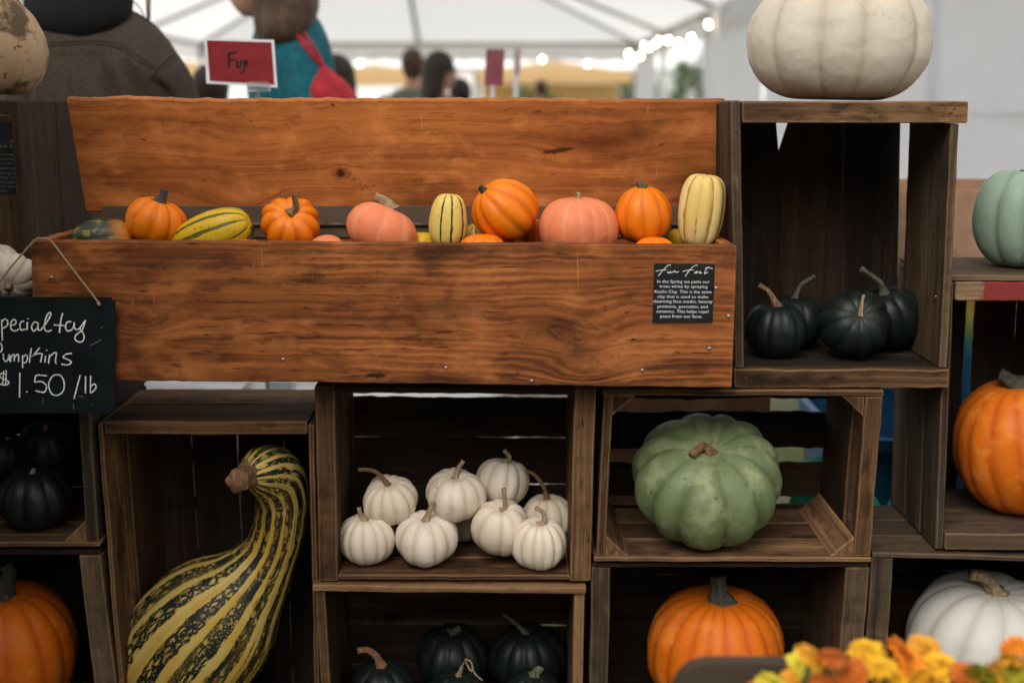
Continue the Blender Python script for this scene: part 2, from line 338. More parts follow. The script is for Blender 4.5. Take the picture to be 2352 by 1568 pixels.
BSEED = [0]
def board(H, name, parent, u, v, w, L, mat, knots=None, nlen=.012, nwid=2, cham=.0018, wob=.0016, psi=None, dk=None, rough=1.0):
    """one plank from ranges in H; L = axis of its length (0 u, 1 v, 2 w)"""
    BSEED[0] += 1; R = rnd(BSEED[0] * 7 + 1)
    rg = [sorted(u), sorted(v), sorted(w)]; others = [k for k in (0, 1, 2) if k != L]
    others.sort(key=lambda k: -(rg[k][1] - rg[k][0])); A, B = others
    l0, l1 = rg[L]; ln = l1 - l0; wd = rg[A][1] - rg[A][0]; th = rg[B][1] - rg[B][0]
    c = min(cham, th * .3)
    loop = []                                                     # cross-section (a, b), chamfered
    aa = np.linspace(c, wd - c, nwid + 1)
    for a in aa: loop.append((a, 0.0))
    loop.append((wd, c)); loop.append((wd, th - c))
    for a in aa[::-1]: loop.append((a, th))
    loop.append((0.0, th - c)); loop.append((0.0, c))
    loop = np.array(loop); m = len(loop)
    ns = max(3, int(ln / nlen) + 1); ss = np.concatenate([[0], np.linspace(c, ln - c, ns), [ln]])
    off = (R.uniform(-9, 9), R.uniform(-9, 9), R.uniform(-9, 9))
    if knots is None and psi is None:
        knots = [(R.uniform(.05, .95) * ln, R.uniform(.1, .9) * wd, R.uniform(.004, .011)) for _ in range(R.choice([0, 0, 1, 1, 2]))]
    V = []; G = []; K = []; G0 = []
    ph = R.uniform(0, 50)
    for i, s_ in enumerate(ss):
        end = i in (0, len(ss) - 1)
        e1 = wob * (fbm((s_ * 9, ph, 1.3)) + .55 * fbm((s_ * 70, ph, 3.1))); e2 = wob * (fbm((s_ * 9, ph, 5.3)) + .55 * fbm((s_ * 70, ph, 7.7))); e3 = wob * .6 * fbm((s_ * 5, ph, 8.1))
        sk = R.uniform(-.0008, .0008) if not end else 0
        for (a, b) in loop:
            ca, cb = a, b
            if end: ca = c + (a / wd) * (wd - 2 * c); cb = c + (b / th) * (th - 2 * c)
            fa = ca / wd; ca2 = ca + e1 * (1 - fa) + e2 * fa; cb2 = cb + e3
            q = [0, 0, 0]; q[L] = l0 + s_; q[A] = rg[A][0] + ca2; q[B] = rg[B][0] + cb2; V.append(q)
            t = ca; d1 = d2 = 0.0
            if psi is not None: t = psi(s_, ca)
            if dk is not None: d1, d2 = dk(s_, ca)
            for (ks, kt, kr) in (knots or ()):
                dx = (s_ - ks) / 2.2; dy = t - kt; r2 = dx * dx + dy * dy; r = math.sqrt(r2)
                t = kt + dy * (1 - kr * kr / max(r2, kr * kr)) + (math.copysign(.0, dy) if r > kr else (r - kr) * 1.0)
                d1 = max(d1, .9 * max(0.0, 1 - (r / (kr * 1.15)) ** 2))
            G.append((s_ + off[0], t + off[1], cb + off[2] + (0 if 0 < a < wd else .05))); K.append((d1, d2, 0)); G0.append((s_ + off[0], ca + off[1], cb + off[2]))
    F = []
    for i in range(len(ss) - 1):
        for k in range(m):
            k2 = (k + 1) % m; F.append((i * m + k, i * m + k2, (i + 1) * m + k2, (i + 1) * m + k))
    F.append(tuple(reversed(range(m)))); F.append(tuple(range((len(ss) - 1) * m, len(ss) * m)))
    W = H.pt(V)
    o = mesh(name, W, F, mat, parent, False, {'g': G, 'dk': K, 'g0': G0})
    bm = bmesh.new(); bm.from_mesh(o.data); bmesh.ops.recalc_face_normals(bm, faces=bm.faces); bm.to_mesh(o.data); bm.free()
    return o
def prism(H, name, parent, poly, w0, w1, mat, axis='w'):
    """a block of triangular (or other) section poly in (u, v), running from depth w0 to w1"""
    n = len(poly); V = [(a, b, w0) for a, b in poly] + [(a, b, w1) for a, b in poly]
    F = [tuple(reversed(range(n))), tuple(range(n, 2 * n))] + [(k, (k + 1) % n, n + (k + 1) % n, n + k) for k in range(n)]
    BSEED[0] += 1; R = rnd(BSEED[0]); o1, o2 = R.uniform(-9, 9), R.uniform(-9, 9)
    W = H.pt(V); o = mesh(name, W, F, mat, parent)
    bm = bmesh.new(); bm.from_mesh(o.data); bmesh.ops.recalc_face_normals(bm, faces=bm.faces)
    bmesh.ops.bevel(bm, geom=list(bm.edges), offset=.0014, segments=1, affect='EDGES'); bm.to_mesh(o.data); bm.free()
    me = o.data; gv = np.array([(p.co.y + o1, p.co.x + o2, p.co.z) if abs(w1 - w0) > .03 else (p.co.z + o1, p.co.x + o2, p.co.y) for p in me.vertices], np.float32).ravel()
    for nm in ('g', 'g0'): me.attributes.new(nm, 'FLOAT_VECTOR', 'POINT').data.foreach_set('vector', gv)
    return o
NAIL_ME = None
ZINC = plain('zinc', (.36, .36, .36), .45, .3, 300, metal=.8)
RUST = plain('rusty iron', (.09, .055, .04), .7, .4, 300, metal=.4)
def nail(parent, p, r=.0026, mat=ZINC, d=(0, -1, 0)):
    V = []; F = []; d = Vector(d); x = d.orthogonal().normalized(); y = d.cross(x); p = Vector(p)
    for (rr, h) in ((1, 0), (.92, .35), (.5, .6)):
        for k in range(10):
            a = 2 * math.pi * k / 10; V.append(p + x * (r * rr * math.cos(a)) + y * (r * rr * math.sin(a)) + d * (h * r))
    for i in range(2):
        for k in range(10): F.append((i * 10 + k, i * 10 + (k + 1) % 10, i * 10 + 10 + (k + 1) % 10, i * 10 + 10 + k))
    F.append(tuple(range(20, 30))); return mesh('nail', V, F, mat, parent, True)
def split(a, b, n, gap=.002):
    w = (b - a - gap * (n - 1)) / n; return [(a + k * (w + gap), a + k * (w + gap) + w) for k in range(n)]
def crate_root(H, label, group='old wooden apple crates'):
    return thing('wooden_crate', H.pt((H.U / 2, 0, H.D / 2))[0], label, 'crate', group)
def end_nails(cr, H, us, v, w=0.0):
    for u in us: nail(cr, H.pt((u, v, w - .0004))[0], .0019, RUST)

# ---- the stack, from the bottom up
B1 = .0012      # clearance between stacked crates
# bottom row
C10 = hexpx((-392, 1262), (228, 1262), (287, 1742), (-352, 1742), .02, .26)
r = crate_root(C10, 'dark crate at the lower left holding a big orange pumpkin'); H = C10
for a, b in split(0, H.D, 2): board(H, 'top_slat', r, (0, H.U), (H.V - .009, H.V), (a, b), 0, W_DARK)
for a, b in split(0, H.D, 2): board(H, 'bottom_slat', r, (0, H.U), (0, .009), (a, b), 0, W_DARK)
board(H, 'end_board', r, (0, .036), (.0095, H.V - .0095), (0, H.D), 1, W_CRATE); board(H, 'end_board', r, (H.U - .036, H.U), (.0095, H.V - .0095), (0, H.D), 1, W_GREY)
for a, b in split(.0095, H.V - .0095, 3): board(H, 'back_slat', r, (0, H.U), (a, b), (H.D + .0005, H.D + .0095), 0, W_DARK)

C1 = hexpx((222, 966), (722, 966), (738, 1742), (286, 1742), .025, .235)
r = crate_root(C1, 'tall crate standing on end around the striped green and yellow gourd'); H = C1
for a, b in split(0, H.D, 2, .004):
    board(H, 'side_slat', r, (0, .0085), (0, H.V - .003), (a, b), 1, W_CRATE, wob=.002); board(H, 'side_slat', r, (H.U - .0095, H.U), (0, H.V - .006), (a, b), 1, W_CRATE, wob=.002)
for a, b in split(.001, H.D - .001, 2, .003):
    board(H, 'end_board', r, (.0105, H.U - .0115), (H.V - .0225, H.V - .001), (a, b), 0, W_CRATE, wob=.0018)
board(H, 'end_board', r, (.0105, H.U - .0115), (0, .02), (.001, H.D - .001), 0, W_CRATE)
for a, b in ((0, .083), (.085, .163), (.166, .246), (.248, H.U)): board(H, 'back_slat', r, (a, b), (0, H.V - .025), (H.D + .0005, H.D + .0095), 1, W_DARK)

C3 = hexpx((719, 1339), (1346, 1345), (1334, 1790), (748, 1790), .012, .25)
r = crate_root(C3, 'crate under the small white pumpkins holding dark green squash'); H = C3
for a, b in split(-.006, H.D, 3): board(H, 'top_slat', r, (0, H.U), (H.V - .0115, H.V), (a, b), 0, W_CRATE, wob=.0018)
for a, b in split(0, H.D, 3): board(H, 'bottom_slat', r, (0, H.U), (0, .0095), (a, b), 0, W_CRATE)
board(H, 'end_board', r, (0.002, .0175), (.01, H.V - .012), (0, H.D), 1, W_CRATE); board(H, 'end_board', r, (H.U - .0175, H.U - .001), (.01, H.V - .012), (0, H.D), 1, W_CRATE)
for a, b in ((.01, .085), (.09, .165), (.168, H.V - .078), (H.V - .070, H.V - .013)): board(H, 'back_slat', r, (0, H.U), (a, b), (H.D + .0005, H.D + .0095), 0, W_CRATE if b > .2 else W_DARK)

C5 = hexpx((1358, 1292), (1999, 1292), (1962, 1742), (1352, 1742), .02, .25)
r = crate_root(C5, 'crate under the big green pumpkin holding an orange pumpkin'); H = C5
for a, b in split(0, H.D, 2): board(H, 'top_slat', r, (0.003, H.U - .003), (H.V - .0075, H.V), (a, b), 0, W_DARK)
for a, b in split(0, H.D, 2): board(H, 'bottom_slat', r, (0, H.U), (0, .009), (a, b), 0, W_CRATE)
board(H, 'end_board', r, (0, .0305), (.0095, H.V - .008), (0, H.D), 1, W_GREY, wob=.002); board(H, 'end_board', r, (H.U - .038, H.U), (.0095, H.V - .008), (0, H.D), 1, W_GREY, wob=.002)
for a, b in split(.0095, H.V - .008, 3): board(H, 'back_slat', r, (0, H.U), (a, b), (H.D + .0005, H.D + .0095), 0, W_DARK)

C8 = hexpx((2003, 1266), (2650, 1284), (2610, 1745), (1975, 1742), .03, .25)
r = crate_root(C8, 'crate at the lower right holding a chalk white pumpkin'); H = C8
for a, b in split(-.003, H.D, 3, .003): board(H, 'top_slat', r, (0, H.U), (H.V - .0085, H.V), (a, b), 0, W_GREY, wob=.002)
for a, b in split(0, H.D, 2): board(H, 'bottom_slat', r, (0, H.U), (0, .009), (a, b), 0, W_DARK)
board(H, 'end_board', r, (0, .036), (.0095, H.V - .0095), (0, H.D), 1, W_GREY, wob=.002); board(H, 'end_board', r, (H.U - .036, H.U), (.0095, H.V - .0095), (0, H.D), 1, W_GREY)
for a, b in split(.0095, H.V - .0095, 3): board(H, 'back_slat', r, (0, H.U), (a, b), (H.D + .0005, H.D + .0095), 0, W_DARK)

# second row
C9 = hexpx((-420, 690), (192, 690), (229, 1257), (-388, 1257), .012, .30)
r = crate_root(C9, 'crate behind the chalkboard with two dark green squash inside'); H = C9
for a, b in split(0, H.D, 3): board(H, 'top_slat', r, (0, H.U), (H.V - .009, H.V), (a, b), 0, W_DARK)
for a, b in split(0, H.D, 3, .006): board(H, 'bottom_slat', r, (0, H.U), (0.001, .0095), (a, b), 0, W_CRATE)
board(H, 'end_board', r, (0, .0205), (.01, H.V - .0095), (0, H.D), 1, W_CRATE); board(H, 'end_board', r, (H.U - .0205, H.U - .001), (.01, H.V - .0095), (0, .045), 1, W_GREY, knots=[(.14, .01, .006), (.26, .008, .007)])
board(H, 'end_board', r, (H.U - .0205, H.U - .001), (.01, H.V - .0095), (.052, H.D), 1, W_DARK)
for s in (0, 1):
    u0 = .021 if s == 0 else H.U - .021; sg = 1 if s == 0 else -1
    prism(H, 'corner_block', r, [(u0, .0098), (u0 + sg * .036, .0098), (u0, .044)][::sg], .004, H.D - .01, W_CRATE)
for a, b in split(.01, H.V - .0095, 4, .006): board(H, 'back_slat', r, (0, H.U), (a, b), (H.D + .0005, H.D + .0085), 0, W_DARK)

C2 = hexpx((722, 884), (1369, 891), (1356, 1336), (733, 1336), .015, .245)
r = crate_root(C2, 'crate below the long box filled with small white pumpkins'); H = C2
for a, b in split(0, H.D, 3): board(H, 'top_slat', r, (.031, H.U - .034), (H.V - .0105, H.V - .001), (a, b), 0, W_DARK)
for a, b in split(-.001, H.D - .002, 3): board(H, 'bottom_slat', r, (.031, H.U - .034), (.004, .0125), (a, b), 0, W_CRATE)
board(H, 'end_board', r, (0, .0305), (.001, H.V - .0012), (0, H.D), 1, W_CRATE, wob=.0022); board(H, 'end_board', r, (H.U - .0335, H.U), (.001, H.V - .0012), (0, H.D), 1, W_CRATE, wob=.0022)
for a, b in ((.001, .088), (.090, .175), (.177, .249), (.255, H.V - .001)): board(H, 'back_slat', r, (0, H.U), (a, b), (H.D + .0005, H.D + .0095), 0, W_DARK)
end_nails(r, H, (.012, H.U - .016), .02); end_nails(r, H, (.018,), H.V - .02)

C4 = hexpx((1384, 894), (2031, 897), (2001, 1290), (1364, 1289), .008, .25)
r = crate_root(C4, 'slatted crate with triangular corner blocks holding the big green pumpkin'); H = C4; V4 = H.V
for a, b in split(-.002, H.D, 3, .005): board(H, 'top_slat', r, (0, H.U), (H.V - .009, H.V), (a, b), 0, W_CRATE, wob=.0018)
for a, b in split(-.001, H.D, 3, .009): board(H, 'bottom_slat', r, (0, H.U), (0, .0085), (a, b), 0, W_CRATE, wob=.0015)
for (u0, u1) in ((0.003, .0175), (H.U - .029, H.U - .002)):
    board(H, 'end_board', r, (u0, u1), (.009, H.V - .0095), (0, .018 if u0 > .1 else .06), 1, W_CRATE); board(H, 'end_board', r, (u0 + .002, u1 - .002), (.009, H.V - .0095), (.078 if u0 > .1 else .07, H.D - .004), 1, W_CRATE)
for (uc, sg) in ((.018, 1), (H.U - .0295, -1)):
    for (vc, sv) in ((.0088, 1), (H.V - .0096, -1)):
        t = [(uc, vc), (uc + sg * .036, vc), (uc, vc + sv * .033)]; prism(H, 'corner_block', r, t, .002, H.D - .012 if sv > 0 else .022, W_CRATE)
vb = [H.uv(1650, y, H.D)[1] for y in (1262, 1157, 1140, 1061, 1030, 944, 916, 885)]
for a, b in zip(vb[0::2], vb[1::2]): board(H, 'back_slat', r, (0, H.U), (a, b), (H.D + .0005, H.D + .0085), 0, W_DARK, wob=.003)

C7 = hexpx((2172, 638), (2720, 642), (2650, 1265), (2149, 1261), .035, .25)
r = crate_root(C7, 'tall crate at the right edge with a red smear of paint on its top board'); H = C7
m_red = wood('red smeared wood', (.09, .055, .032), (.20, .125, .070), (.30, .20, .115), stain=.3, wear=.4)
def red_smear(mt):
    t = mt.node_tree; b = [n for n in t.nodes if n.type == 'BSDF_PRINCIPLED'][0]; src = b.inputs['Base Color'].links[0].from_socket
    at = t.nodes.new('ShaderNodeAttribute'); at.attribute_name = 'dk'; sp = t.nodes.new('ShaderNodeSeparateXYZ'); t.links.new(at.outputs['Vector'], sp.inputs[0])
    nz = t.nodes.new('ShaderNodeTexNoise'); nz.inputs['Scale'].default_value = 60; tc = t.nodes.new('ShaderNodeTexCoord'); t.links.new(tc.outputs['Object'], nz.inputs['Vector'])
    ad = t.nodes.new('ShaderNodeMath'); ad.operation = 'ADD'; t.links.new(sp.outputs[2], ad.inputs[0]); t.links.new(nz.outputs['Fac'], ad.inputs[1])
    mr = t.nodes.new('ShaderNodeMapRange'); t.links.new(ad.outputs[0], mr.inputs[0]); mr.inputs[1].default_value = .95; mr.inputs[2].default_value = 1.1
    mx = t.nodes.new('ShaderNodeMix'); mx.data_type = 'RGBA'; t.links.new(mr.outputs[0], mx.inputs[0]); t.links.new(src, mx.inputs[6]); mx.inputs[7].default_value = (.20, .028, .026, 1)
    t.links.new(mx.outputs[2], b.inputs['Base Color'])
red_smear(m_red)
fb = board(H, 'end_board', r, (.016, H.U - .014), (H.V - .036, H.V - .006), (-.001, .018), 0, m_red, nwid=4); tag(fb, 'front of the top board smeared with red paint')
a = fb.data.attributes['dk']; fl = np.zeros(len(fb.data.vertices) * 3, np.float32); gg = np.zeros_like(fl)
fb.data.attributes['g'].data.foreach_get('vector', gg); gg = gg.reshape(-1, 3); sg_ = gg[:, 0] - gg[:, 0].min(); fl = fl.reshape(-1, 3)
fl[:, 2] = np.clip((sg_ - .02) / .04, 0, .75); a.data.foreach_set('vector', fl.ravel())
board(H, 'end_board', r, (.001, H.U - .002), (H.V - .0055, H.V + .004), (.004, .115), 0, W_GREY); board(H, 'end_board', r, (.001, H.U - .002), (H.V - .0055, H.V + .003), (.118, H.D), 0, W_GREY)
board(H, 'end_board', r, (.0145, H.U - .014), (0, .028), (-.002, H.D), 0, W_GREY)
for a, b in split(0, H.D, 3): board(H, 'side_slat', r, (0, .0125), (0, H.V - .0062), (a, b), 1, W_GREY, wob=.0015); board(H, 'side_slat', r, (H.U - .0125, H.U), (0, H.V - .0062), (a, b), 1, W_GREY)
u0 = H.uv(2236, 800, H.D)[0]; u1 = H.uv(2214, 800, H.D)[0]; board(H, 'back_slat', r, (.013, u1), (0, H.V - .007), (H.D + .0005, H.D + .0095), 1, W_DARK)
for a, b in split(u0, H.U - .005, 3): board(H, 'back_slat', r, (a, b), (0, H.V - .007), (H.D + .0005, H.D + .0095), 1, W_DARK)

C6 = hexpx((1672, 234), (2206, 234), (2174, 889), (1684, 889), .02, .24)
r = crate_root(C6, 'tall crate beside the lid with the large white pumpkin on top'); H = C6; k = .00067
board(H, 'side_slat', r, (.004, .0185), (.031, H.V + .002), (.0, .11), 1, W_GREY, wob=.0016); board(H, 'side_slat', r, (.004, .0165), (.031, H.V - .002), (.113, H.D), 1, W_DARK)
board(H, 'side_slat', r, (H.U - .013, H.U - .0005), (.031, H.V - .0325), (0, .205), 1, W_GREY, wob=.002)
board(H, 'end_board', r, (.0205, H.U + .011), (H.V - .0315, H.V + .001), (-.004, .12), 0, W_CRATE, knots=[(.04, .018, .007), (.165, .012, .008), (.25, .016, .005)], wob=.0016)
board(H, 'end_board', r, (.0205, H.U + .009), (H.V - .0305, H.V - .0005), (.123, H.D), 0, W_CRATE)
board(H, 'end_board', r, (.001, H.U + .001), (0, .0303), (-.006, .013), 0, W_CRATE, knots=[(.16, .014, .007)]); board(H, 'end_board', r, (.001, H.U - .001), (0, .0298), (.0135, .115), 0, W_DARK);  # floor behind the front edge uses darker wood to stand in for shade
for x_, y_ in ((2009, 259), (1735, 262), (2190, 250), (1712, 866), (2150, 868), (1690, 300)): nail(r, H.pt((*H.uv(x_, y_), -.0062 if y_ > 400 else -.0042))[0], .0019, RUST)
if True: board(H, 'end_board', r, (.001, H.U - .001), (0, .0295), (.118, H.D), 0, W_DARK)
Yb = H.c[3][1] + H.D
def slat_px(Hx, par, pts, mat):
    Hp = [Hx.uv(x, y, Hx.D) for x, y in pts]; return prism(Hx, 'back_slat', par, Hp, Hx.D + .0005, Hx.D + .0105, mat)
slat_px(H, r, [(1680, 280), (1783, 280), (1789, 350), (1790, 860), (1688, 860)], W_DARK)
slat_px(H, r, [(1790, 347), (1812, 280), (1938, 280), (1937, 860), (1790.6, 860)], W_DARK)
slat_px(H, r, [(1940, 280), (2069, 280), (2058, 860), (1940, 860)], W_DARK)
nail(r, H.pt((H.U - .0135, .14, .03))[0], .002, ZINC, (-1, 0, 0))

# left display crate standing behind, closed front
zt9 = C9.pt((C9.U, C9.V, 0))[0][2]
q = [P(-430, 230, .14), P(41, 230, .14), P(70, 690, .14), P(-400, 690, .14)]
q[2].z = zt9 + .001; q[3].z = zt9 + .001
K0 = Hex(*q, .34); H = K0
r = crate_root(K0, 'dark upright crate at the far left with a muddy tan squash on top')
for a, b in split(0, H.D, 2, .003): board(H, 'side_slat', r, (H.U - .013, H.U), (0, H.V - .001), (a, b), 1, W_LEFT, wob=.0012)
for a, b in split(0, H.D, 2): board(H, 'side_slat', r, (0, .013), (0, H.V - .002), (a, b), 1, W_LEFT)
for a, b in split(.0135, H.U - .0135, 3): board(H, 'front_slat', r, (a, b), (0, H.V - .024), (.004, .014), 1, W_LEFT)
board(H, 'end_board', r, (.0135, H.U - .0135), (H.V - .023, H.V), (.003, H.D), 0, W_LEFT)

# ------------------------------------------------------------------ the long hinged box
BX = hexpx((70, 551), (1693, 564), (1681, 890), (80, 871), -.045, .25)
H = BX
boxr = thing('wooden_box', H.pt((H.U / 2, 0, .12))[0], 'long open orange brown wooden box full of small squash', 'box')
def px_sv(Hx, pts, w=0.0): return [Hx.uv(x, y, w) for x, y in pts]
def gauss_sum(items, s, t): return sum(A * math.exp(-((s - a) / b) ** 2 - ((t - c) / d) ** 2) for A, a, b, c, d in items)
k1 = H.uv(1300, 752); k2 = H.uv(1225, 770); k3 = H.uv(1385, 800); el = H.uv(322, 742); e2 = H.uv(1330, 860); mid = H.uv(1480, 690)
fk = [(k1[0], k1[1], .012), (k2[0], k2[1], .007), (k3[0], k3[1], .009)]
def psi_front(s, t):
    t2 = t + gauss_sum([(.030, el[0], .055, el[1], .020), (-.012, mid[0], .10, mid[1], .05), (.022, k1[0] + .035, .05, k1[1] - .01, .05), (.02, e2[0], .06, e2[1], .02)], s, t)
    for (a, b, rr) in fk:
        dx = (s - a) / 2.6; dy = t2 - b; r2 = dx * dx + dy * dy; t2 = b + dy * (1 - rr * rr / max(r2, rr * rr)) if r2 > rr * rr else b + math.sqrt(r2) * .8
    return t2 + .003 * fbm((s * 7, t * 30, 2.0)) + .0012 * fbm((s * 22, t * 60, 6.0))
fm = [(H.uv(865, 862), .016, .0045, .95), (H.uv(1300, 887), .012, .003, .6), (H.uv(900, 880), .007, .005, .8)]
def dk_front(s, t):
    d = 0.0; h = 0.0
    d = max(d, .6 * math.exp(-((s - k1[0] + .02) / .05) ** 2 - ((t - k1[1]) / .022) ** 2))
    d = max(d, .42 * math.exp(-((s - e2[0]) / .12) ** 2 - ((t - .045) / .03) ** 2))
    d = max(d, .55 * float(sm(.022, .004, t)) * (.5 + .5 * math.sin(s * 23)), .75 * float(sm(.006, .0, t)))
    d = max(d, .5 * float(sm(.03, 0, s)), .6 * float(sm(.006, 0, H.V - t)) * (.5 + .5 * fbm((s * 30, 0, 0))))
    for (c, a, b, st) in fm: h = max(h, st * float(sm(1.15, .8, math.hypot((s - c[0]) / a, (t - c[1]) / b) + .25 * fbm((s * 160, t * 160, 0)))))
    return max(0, min(1, d)), max(0, min(1, h))
board(H, 'front_panel', boxr, (0, H.U), (0, H.V), (0, .018), 0, W_BOX, nlen=.0035, nwid=70, wob=.0012, psi=psi_front, dk=dk_front, knots=[])
board(H, 'side_panel', boxr, (0.001, .019), (0.001, H.V - .001), (.0185, H.D - .0185), 2, W_BOX); board(H, 'side_panel', boxr, (H.U - .019, H.U - .001), (0.001, H.V - .001), (.0185, H.D - .0185), 2, W_BOX)
board(H, 'bottom_panel', boxr, (.0195, H.U - .0195), (0.001, .016), (.0185, H.D - .0185), 0, W_BOX, nwid=6)
vbk = H.uv(800, 520, H.D - .018)[1]
board(H, 'back_panel', boxr, (0.001, H.U - .001), (0.001, vbk), (H.D - .018, H.D), 0, W_BOX, nwid=6)
board(H, 'inner_shelf', boxr, (.0195, H.U - .0195), (H.V - .092, H.V - .08), (.0188, H.D - .0188), 0, W_DARK, nwid=6)
for x, y in ((118, 637), (650, 825), (1024, 844), (1221, 874), (1475, 850), (1644, 661), (1673, 726), (1629, 800)):
    u, v = H.uv(x, y); nail(boxr, H.pt((u, v, -.0006))[0], .0028)
YL0, YL1 = .19, .155
LID = Hex(P(151, 226, YL1), P(1669, 228, YL1), P(1663, 489, YL0), P(196, 488, YL0), .016, (0, 1, .13)); H = LID
lk = [H.uv(785, 396), H.uv(1180, 545), H.uv(560, 470)]
def psi_lid(s, t):
    t2 = t + gauss_sum([(.035, lk[2][0], .09, lk[2][1], .035), (.03, lk[1][0], .12, lk[1][1], .03), (.02, .85, .1, .1, .04), (.025, .3, .12, .12, .03)], s, t)
    a, b = lk[0]; dx = (s - a) / 1.6; dy = t2 - b; r2 = dx * dx + dy * dy; rr = .011
    t2 = b + dy * (1 - rr * rr / r2) if r2 > rr * rr else b + math.sqrt(r2)
    return t2 * 1.0 + .004 * fbm((s * 6, t * 18, 4.0))
slash = H.uv(1278, 345); cl = H.uv(845, 425); st1 = H.uv(1475, 300); st2 = H.uv(1590, 420); st3 = H.uv(1300, 260)
def dk_lid(s, t):
    h = float(sm(1.2, .8, math.hypot((s - lk[0][0]) / .0075, (t - lk[0][1]) / .0068) + .15 * fbm((s * 200, t * 200, 0))))
    x = (s - slash[0]) / .027; h = max(h, float(sm(1.15, .75, math.hypot(x, (t - slash[1] - .004 * x) / .0042) + .4 * fbm((s * 120, t * 260, 3)))) * .92)
    h = max(h, .8 * float(sm(.62, .75, .5 + .5 * fbm((s * 230, t * 330, 7)))) * math.exp(-((s - cl[0]) / .016) ** 2 - ((t - cl[1]) / .007) ** 2) * 1.6)
    d = .62 * math.exp(-((s - st1[0]) / .035) ** 2 - ((t - st1[1]) / .03) ** 2) * (.75 + .5 * fbm((s * 40, t * 70, 1)))
    d = max(d, .45 * math.exp(-((s - st2[0]) / .03) ** 2 - ((t - st2[1]) / .06) ** 2), .5 * math.exp(-((s - st3[0]) / .12) ** 2 - ((t - st3[1]) / .008) ** 2))
    d = max(d, .55 * float(sm(.014, .002, H.V - t)) * (.6 + .6 * fbm((s * 12, 0, 0))), .4 * float(sm(.05, .0, H.U - s)), .3 * float(sm(.06, 0, s)))
    return max(0, min(1, d)), max(0, min(1, h))
board(H, 'lid', boxr, (0, H.U), (0, H.V), (0, .016), 0, W_LID, nlen=.0035, nwid=64, wob=.0022, psi=psi_lid, dk=dk_lid, knots=[], cham=.003)
HINGE = plain('dull hinge steel', (.11, .075, .05), .55, .12, 30, metal=.25)
Yh = .185; BK = BX.c[3][1] + BX.D - .018
hz = [P(205, y, Yh) for y in (490, 513, 517, 545)]
hg = box('hinge_leaf', (P(205, 0, Yh).x, YL0 - .0045, hz[1].z), (P(1655, 0, Yh).x, YL0 - .002, hz[0].z + .012), HINGE, boxr, .0006)
hg2 = box('hinge_leaf', (P(205, 0, Yh).x, BK - .0035, hz[3].z), (P(1655, 0, Yh).x, BK - .001, hz[2].z), HINGE, boxr, .0006)
x0, x1 = P(205, 0, Yh).x, P(1655, 0, Yh).x; V = []; F = []
for i in range(30):
    a = x0 + (x1 - x0) * i / 30 + .0006; b = x0 + (x1 - x0) * (i + 1) / 30 - .0006
    v_, f_ = tube_data([(a, BK - .006, (hz[1].z + hz[2].z) / 2), (b, BK - .006, (hz[1].z + hz[2].z) / 2)], [.0033] * 2, 8)
    F += [tuple(q + len(V) for q in f) for f in f_]; V += v_
tag(mesh('hinge_knuckles', V, F, HINGE, boxr, True), kind='stuff')

# support under the bottom row
zb = min(h.c[3][2] for h in (C10, C1, C3, C5, C8)); ztab = zb - .002
bench = thing('wooden_bench', (0, .14, 0), 'low plank bench under the crates', 'bench')
Hb = Hex((-1.3, -.06, ztab), (1.25, -.06, ztab), (1.25, -.06, 0), (-1.3, -.06, 0), .42)
for a, b in split(0, .42, 3, .006): board(Hb, 'plank', bench, (0, Hb.U), (Hb.V - .03, Hb.V), (a, b), 0, W_GREY, nlen=.1)
for u in (.1, 1.2, 2.35):
    for w in (.03, .33): board(Hb, 'leg', bench, (u, u + .07), (0, Hb.V - .0305), (w, w + .06), 1, W_GREY, nlen=.1)
